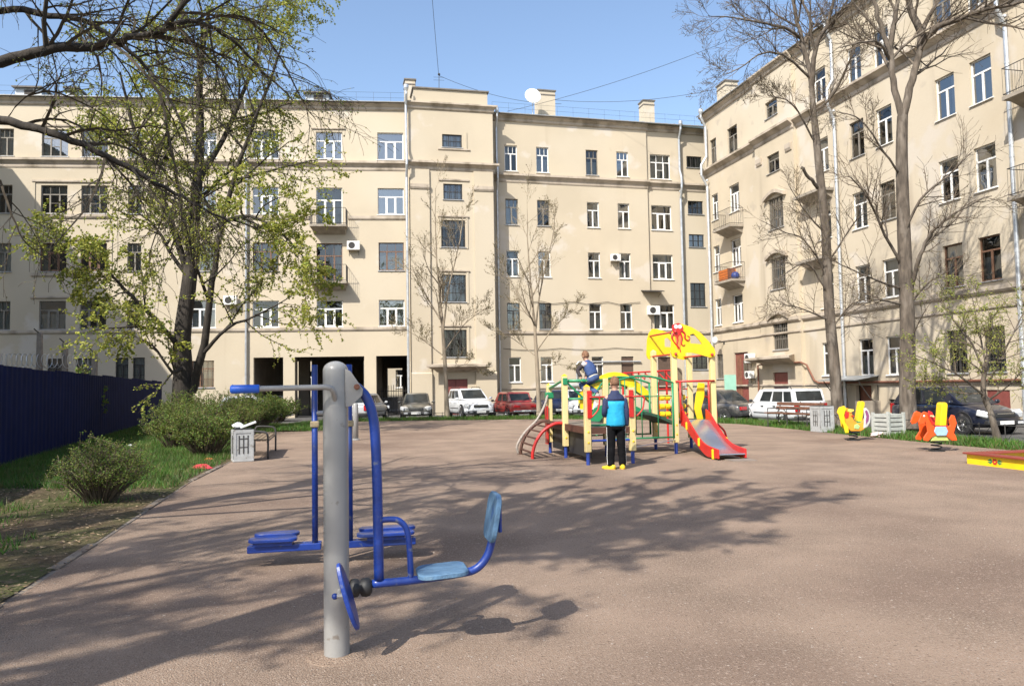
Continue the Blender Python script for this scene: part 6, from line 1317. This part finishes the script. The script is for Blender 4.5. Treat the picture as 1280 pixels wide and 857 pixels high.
# ------------------------------------------------------------------ parked cars
TYRE = mat('tyre', (.022, .022, .023), .8, .15, 20); RIM = mat('alloy rim', (.45, .45, .46), .35, .1, 8, metal=.8); CHR = mat('chrome', (.6, .6, .6), .2, .05, 4, metal=.9)
LAMP = mat('headlamp glass', (.62, .64, .66), .12, .1, 30, metal=.3, coat=.6); TAIL = mat('red tail lamp', (.42, .012, .015), .2, .1, 20, coat=.5); PLATE = mat('number plate', (.7, .7, .68), .4, .05, 10); TRIM = mat('black plastic trim', (.025, .025, .026), .55, .1, 10)
def paint(name, c, dust=.25): return mat(name, c, .28, .08, 1.5, coat=.6, wear=[((.30, .27, .23), 1.8, .62-dust*.3, .9)])
def car(label, p, fwd, kind, m, Lc_=4.3, Wd=1.7, H_=1.45, boxy=False, rack=False, tr=None):
    t = thing('parked_car', label, 'car', (p[0], p[1], DRZ), math.atan2(fwd[1], fwd[0]), 'cars parked round the yard')
    hl = Lc_/2; hw = Wd/2; bl = H_*.63; hood = {'sedan': .27, 'hatch': .25, 'estate': .27, 'suv': .27}[kind]*Lc_; trunk = {'sedan': .17, 'hatch': .02, 'estate': .015, 'suv': .02}[kind]*Lc_
    if kind == 'suv': bl = H_*.64
    xc = hl-hood; xt = -hl+trunk; fl = .86 if boxy else .78; gz = .2
    st = [(-hl, .36, bl*.80 if trunk > .3 else bl*.92, hw*.82), (-hl+.10, .27, bl*.92 if trunk > .3 else bl*.98, hw*.93), (-hl+.55, gz, bl*(.97 if trunk > .3 else 1), hw), (xt+.2 if trunk > .3 else -hl+1., gz, bl, hw), (0, gz, bl, hw), (xc-.15, gz, bl, hw), (xc+.25, gz, bl*.97, hw*.99), (hl-.5, gz, bl*(.9 if boxy else .86), hw*.97), (hl-.14, .26, bl*(.85 if boxy else .77), hw*(.93 if boxy else .88)), (hl, .34, bl*(.78 if boxy else .64), hw*(.86 if boxy else .70))]
    sec = [(.80, 0), (.97, .10), (1.0, .35), (1.0, .62), (.975, .84), (.92, .96), (.6, 1.0), (0, 1.012)]
    rings = []
    for x, zb, zt, w_ in st:
        h = zt-zb; pts_ = [(w_*a, zb+h*c) for a, c in sec]; ring = [V((x, y, z)) for y, z in pts_]+[V((x, -y, z)) for y, z in pts_[-2::-1]]; rings.append(ring)
    b = MB(); b.loft(rings); b.build('body', m, t, smooth=True, sub=1)
    # greenhouse
    xa = xc+.12; xf = xc-(.42 if boxy else .72)*(H_/1.45); 
    if kind == 'sedan': xr0, xr1 = xt-.02, xt+(.38 if boxy else .62)
    elif kind == 'hatch': xr0, xr1 = -hl+.10, -hl+.52
    elif kind == 'estate': xr0, xr1 = -hl+.06, -hl+(.22 if boxy else .40)
    else: xr0, xr1 = -hl+.12, -hl+.42
    wb = hw*.93; wt = hw*fl; zr_ = H_; zb = bl-.02
    def gl(x, y, z): return V((x, y, z))
    lo = [gl(xr0, wb*.9, zb), gl(xr0, -wb*.9, zb), gl(xa, -wb*.92, zb), gl(xa, wb*.92, zb)]; hi = [gl(xr1, wt*.94, zr_-.04), gl(xr1, -wt*.94, zr_-.04), gl(xf, -wt*.94, zr_-.04), gl(xf, wt*.94, zr_-.04)]
    hi2 = [V((p.x*.8+.2*(xr1+xf)/2, p.y*.78, zr_+.005)) for p in hi]
    b = MB(); b.add(lo+hi+hi2, [(0,1,5,4),(1,2,6,5),(2,3,7,6),(3,0,4,7),(4,5,9,8),(5,6,10,9),(6,7,11,10),(7,4,8,11),(8,9,10,11)])
    b.build('roof', m, t, bev=.035, smooth=False)
    def win_(a, c, d, e, name, ins=(.06, .06, .07, .05), mid=None):
        # a,c bottom corners, d,e top corners (d above c, e above a); inset and push outward
        nn = (c-a).cross(e-a).normalized(); cen = (a+c+d+e)/4
        if nn.dot(cen-V((0, 0, zb))) < 0: nn = -nn
        f = lambda u, v: a.lerp(c, u).lerp(e.lerp(d, u), v)+nn*.008
        u0, u1, v0, v1 = ins[0], 1-ins[1], ins[2], 1-ins[3]; P = [f(u0, v0), f(u1, v0), f(u1, v1), f(u0, v1)]; bk = [p_-nn*.02 for p_ in P]
        q = MB(); q.add(P+bk, [(0,1,2,3),(0,4,5,1),(1,5,6,2),(2,6,7,3),(3,7,4,0)]); return q.build(name, MT['cabin'], t, bev=.012)
    win_(lo[2], lo[3], hi[3], hi[2], 'windscreen', (.06, .06, .10, .06)); win_(lo[0], lo[1], hi[1], hi[0], 'rear_window', (.08, .08, .16 if kind != 'suv' else .22, .10))
    for A, B_, C_, D_ in ((lo[0], lo[3], hi[3], hi[0]), (lo[1], lo[2], hi[2], hi[1])):
        xs = [0, .14, .47, .515, .86] if kind in ('sedan',) else [0, .1, .36, .40, .66]
        cuts = [(.12, .46), (.50, .80)] if kind == 'sedan' else ([(.06, .24), (.275, .52), (.56, .82)] if kind in ('estate', 'suv') else [(.14, .47), (.51, .82)])
        for u0, u1 in cuts: win_(A.lerp(B_, u0), A.lerp(B_, u1), D_.lerp(C_, min(1, u1+.03)), D_.lerp(C_, max(0, u0-.0)), 'side_window', (.02, .02, .10, .12))
    wr_ = .30 if kind != 'suv' else .35; xw = (hl-.78, -hl+.78)
    for x in xw:
        for sg in (-1, 1):
            M = Matrix.Translation((x, sg*(hw-.10), wr_)) @ Matrix.Rotation(-sg*math.pi/2, 4, 'X')
            q = MB(); q.lathe([(wr_*.66, -.10), (wr_*.95, -.10), (wr_, -.06), (wr_, .07), (wr_*.93, .10), (wr_*.66, .105), (wr_*.64, .06)], 22, M); wo_ = q.build('wheel', TYRE, t, smooth=False)
            q = MB(); q.lathe([(.0001, .085), (wr_*.14, .095), (wr_*.2, .08), (wr_*.60, .075), (wr_*.66, .10), (wr_*.66, .06)], 20, M)
            q.build('rim', RIM, wo_); q = MB()
            for k in range(5): q.box((-wr_*.07, wr_*.22, .081), (wr_*.07, wr_*.58, .092), M @ Matrix.Rotation(k*1.2566+.6, 4, 'Z'))
            q.build('spokes', CHR, wo_)['kind'] = 'stuff'
            q = MB(); Ma = Matrix.Translation((x, sg*(hw*.992-.02), wr_+.03)) @ Matrix.Rotation(-sg*math.pi/2, 4, 'X'); q.lathe([(.0001, .012), (wr_*1.16, .012), (wr_*1.18, .03), (wr_*1.25, .03), (wr_*1.25, .0), (.0001, 0)], 24, Ma); q.build('wheel_arch', tr or MT['black'], t)
    zl = bl*(.66 if boxy else .66); wl = hw*.60
    for sg in (-1, 1):
        q = MB()
        if boxy: q.box((hl-.10, sg*wl-.16, zl-.09), (hl+.02, sg*wl+.16, zl+.10))
        else:
            M = Matrix.Translation((hl-.20, sg*hw*.66, zl+.02)) @ Matrix.Rotation(-sg*.62, 4, 'Z') @ Matrix.Rotation(.25, 4, 'Y'); q.box((-.20, -.22, -.09), (.125, .20, .09), M)
        q.build('headlight', LAMP, t, bev=.03 if not boxy else .012)
        q = MB()
        if kind in ('suv', 'estate', 'hatch') : q.box((-hl-.015, sg*hw*.74-.09, bl*.62), (-hl+.16, sg*hw*.74+.09, bl*.98))
        else: q.box((-hl-.015, sg*hw*.60-.19, bl*.64), (-hl+.14, sg*hw*.60+.19, bl*.80))
        q.build('taillight', TAIL, t, bev=.02)
        q = MB(); q.ball((xc-.12, sg*(hw+.07), bl+.05), (.055, .10, .07), 10); q.tube([(xc-.12, sg*(hw-.08), bl), (xc-.12, sg*(hw+.03), bl+.03)], .02, 6); q.build('mirror', m if not boxy else TRIM, t, smooth=True)
        q = MB(); q.box((xc-.2, sg*(hw+.002)-.004, bl*.52), (-hl+1.3, sg*(hw+.002)+.004, bl*.56)); q.build('side_strip', TRIM, t)
        for xh in (.12, -.75): q = MB(); q.box((xh-.1, sg*(hw+.006)-.012, bl*.82), (xh+.06, sg*(hw+.006)+.012, bl*.86)); q.build('door_handle', TRIM if boxy else m, t)
    q = MB(); q.box((hl-.04, -wl*.75, zl-.08), (hl+.012, wl*.75, zl+.075)); q.build('grille', TRIM if not boxy else MT['iron'], t, bev=.02); q = MB(); q.box((hl-.03, -wl*.62, zl+.02), (hl+.02, wl*.62, zl+.04)); q.build('grille_bar', CHR, t)
    bm2 = tr or (TRIM if not boxy else CHR)
    q = MB(); q.box((hl-.22, -hw*.80, .30), (hl+.05, hw*.80, .30+(.12 if boxy else .16))); q.build('bumper', bm2, t, bev=.04); q = MB(); q.box((-hl-.05, -hw*.86, .32), (-hl+.2, hw*.86, .32+(.12 if boxy else .16))); q.build('bumper', bm2, t, bev=.04)
    q = MB(); q.box((hl+.051, -.26, .33), (hl+.06, .26, .44)); q.build('number_plate', PLATE, t); q = MB(); zp = bl*.6; q.box((-hl-.062, -.26, .34), (-hl-.052, .26, .45)); q.build('number_plate', PLATE, t)
    if not boxy:
        for sg in (-1, 1): q = MB(); q.box((hl-.10, sg*hw*.62-.12, .33), (hl+.054, sg*hw*.62+.12, .43)); q.build('fog_light', LAMP, t, bev=.02)
    if rack:
        q = MB()
        for sg in (-1, 1): q.tube([(xr1+.15, sg*wt*.85, zr_+.0), (xr1+.25, sg*wt*.85, zr_+.08), (xf-.25, sg*wt*.85, zr_+.08), (xf-.1, sg*wt*.85, zr_)], .018, 6)
        if boxy: 
            for k in range(5): q.tube([(xr1+.3+k*.3, -wt*.85, zr_+.09), (xr1+.3+k*.3, wt*.85, zr_+.09)], .012, 5)
        q.build('roof_rack', TRIM, t)
    return t
MT['cabin'] = mat('dark car window', (.025, .03, .032), .07, .3, 2.5, spec=.35, wear=[((.09, .09, .085), 3., .62, .75)])
SIL = paint('silver car paint', (.42, .43, .44)); DRK = paint('dark green grey paint', (.05, .052, .045), .5); WHT = paint('white car paint', (.66, .68, .70), .1); REDP = paint('faded red paint', (.27, .035, .03), .3); NVY = paint('dark blue paint', (.012, .02, .06), .2); GRY = paint('dusty dark grey paint', (.03, .031, .034), .35); FAB = paint('deep navy metallic', (.007, .010, .024), .05)
def pos(px, Y): q = at(px, 500, Y); return (q.x, q.y)
car('silver hatchback seen from behind, standing before the middle passage arch', pos(457, 43.5), (.12, 1), 'hatch', SIL, 4.1, 1.7, 1.48)
car('dusty dark saloon facing the yard beside the third arch', pos(521, 44.5), (.10, -1), 'sedan', DRK, 4.4, 1.74, 1.45)
car('white off roader with roof rails and black bumper by the tower door', pos(587, 44.5), (.34, -.94), 'suv', WHT, 4.3, 1.82, 1.66, rack=True)
car('faded red boxy saloon seen from behind', pos(640, 44.5), (-.36, .93), 'sedan', REDP, 4.1, 1.62, 1.42, boxy=True)
car('dark blue hatchback partly hidden by the young tree and climbing frame', pos(688, 45.5), (-.2, .98), 'hatch', NVY, 4.3, 1.76, 1.5)
car('white car with black grille glimpsed through the climbing frame', pos(722, 43.), (.1, -1), 'estate', WHT, 4.2, 1.7, 1.5)
car('dusty dark grey saloon seen from behind right of the slide', pos(890, 34.8), (-.55, .83), 'sedan', GRY, 4.4, 1.75, 1.42)
car('white boxy estate with roof rack behind the brown bench', pos(976, 32), (-.24, .97), 'estate', WHT, 4.1, 1.62, 1.45, boxy=True, rack=True)
car('deep navy hatchback with clear headlight under the right wing', pos(1190, 25.55), (.25, -.97), 'hatch', FAB, 4.0, 1.66, 1.5)
car('grey car behind the thicket beside the first arch', pos(318, 44.), (1, .1), 'hatch', SIL, 4.0, 1.68, 1.46)
car('white saloon standing inside the first passage arch', (L.w(17.6, 4, 0).x, L.w(17.6, 4, 0).y), (.1, 1), 'sedan', WHT, 4.2, 1.66, 1.4)
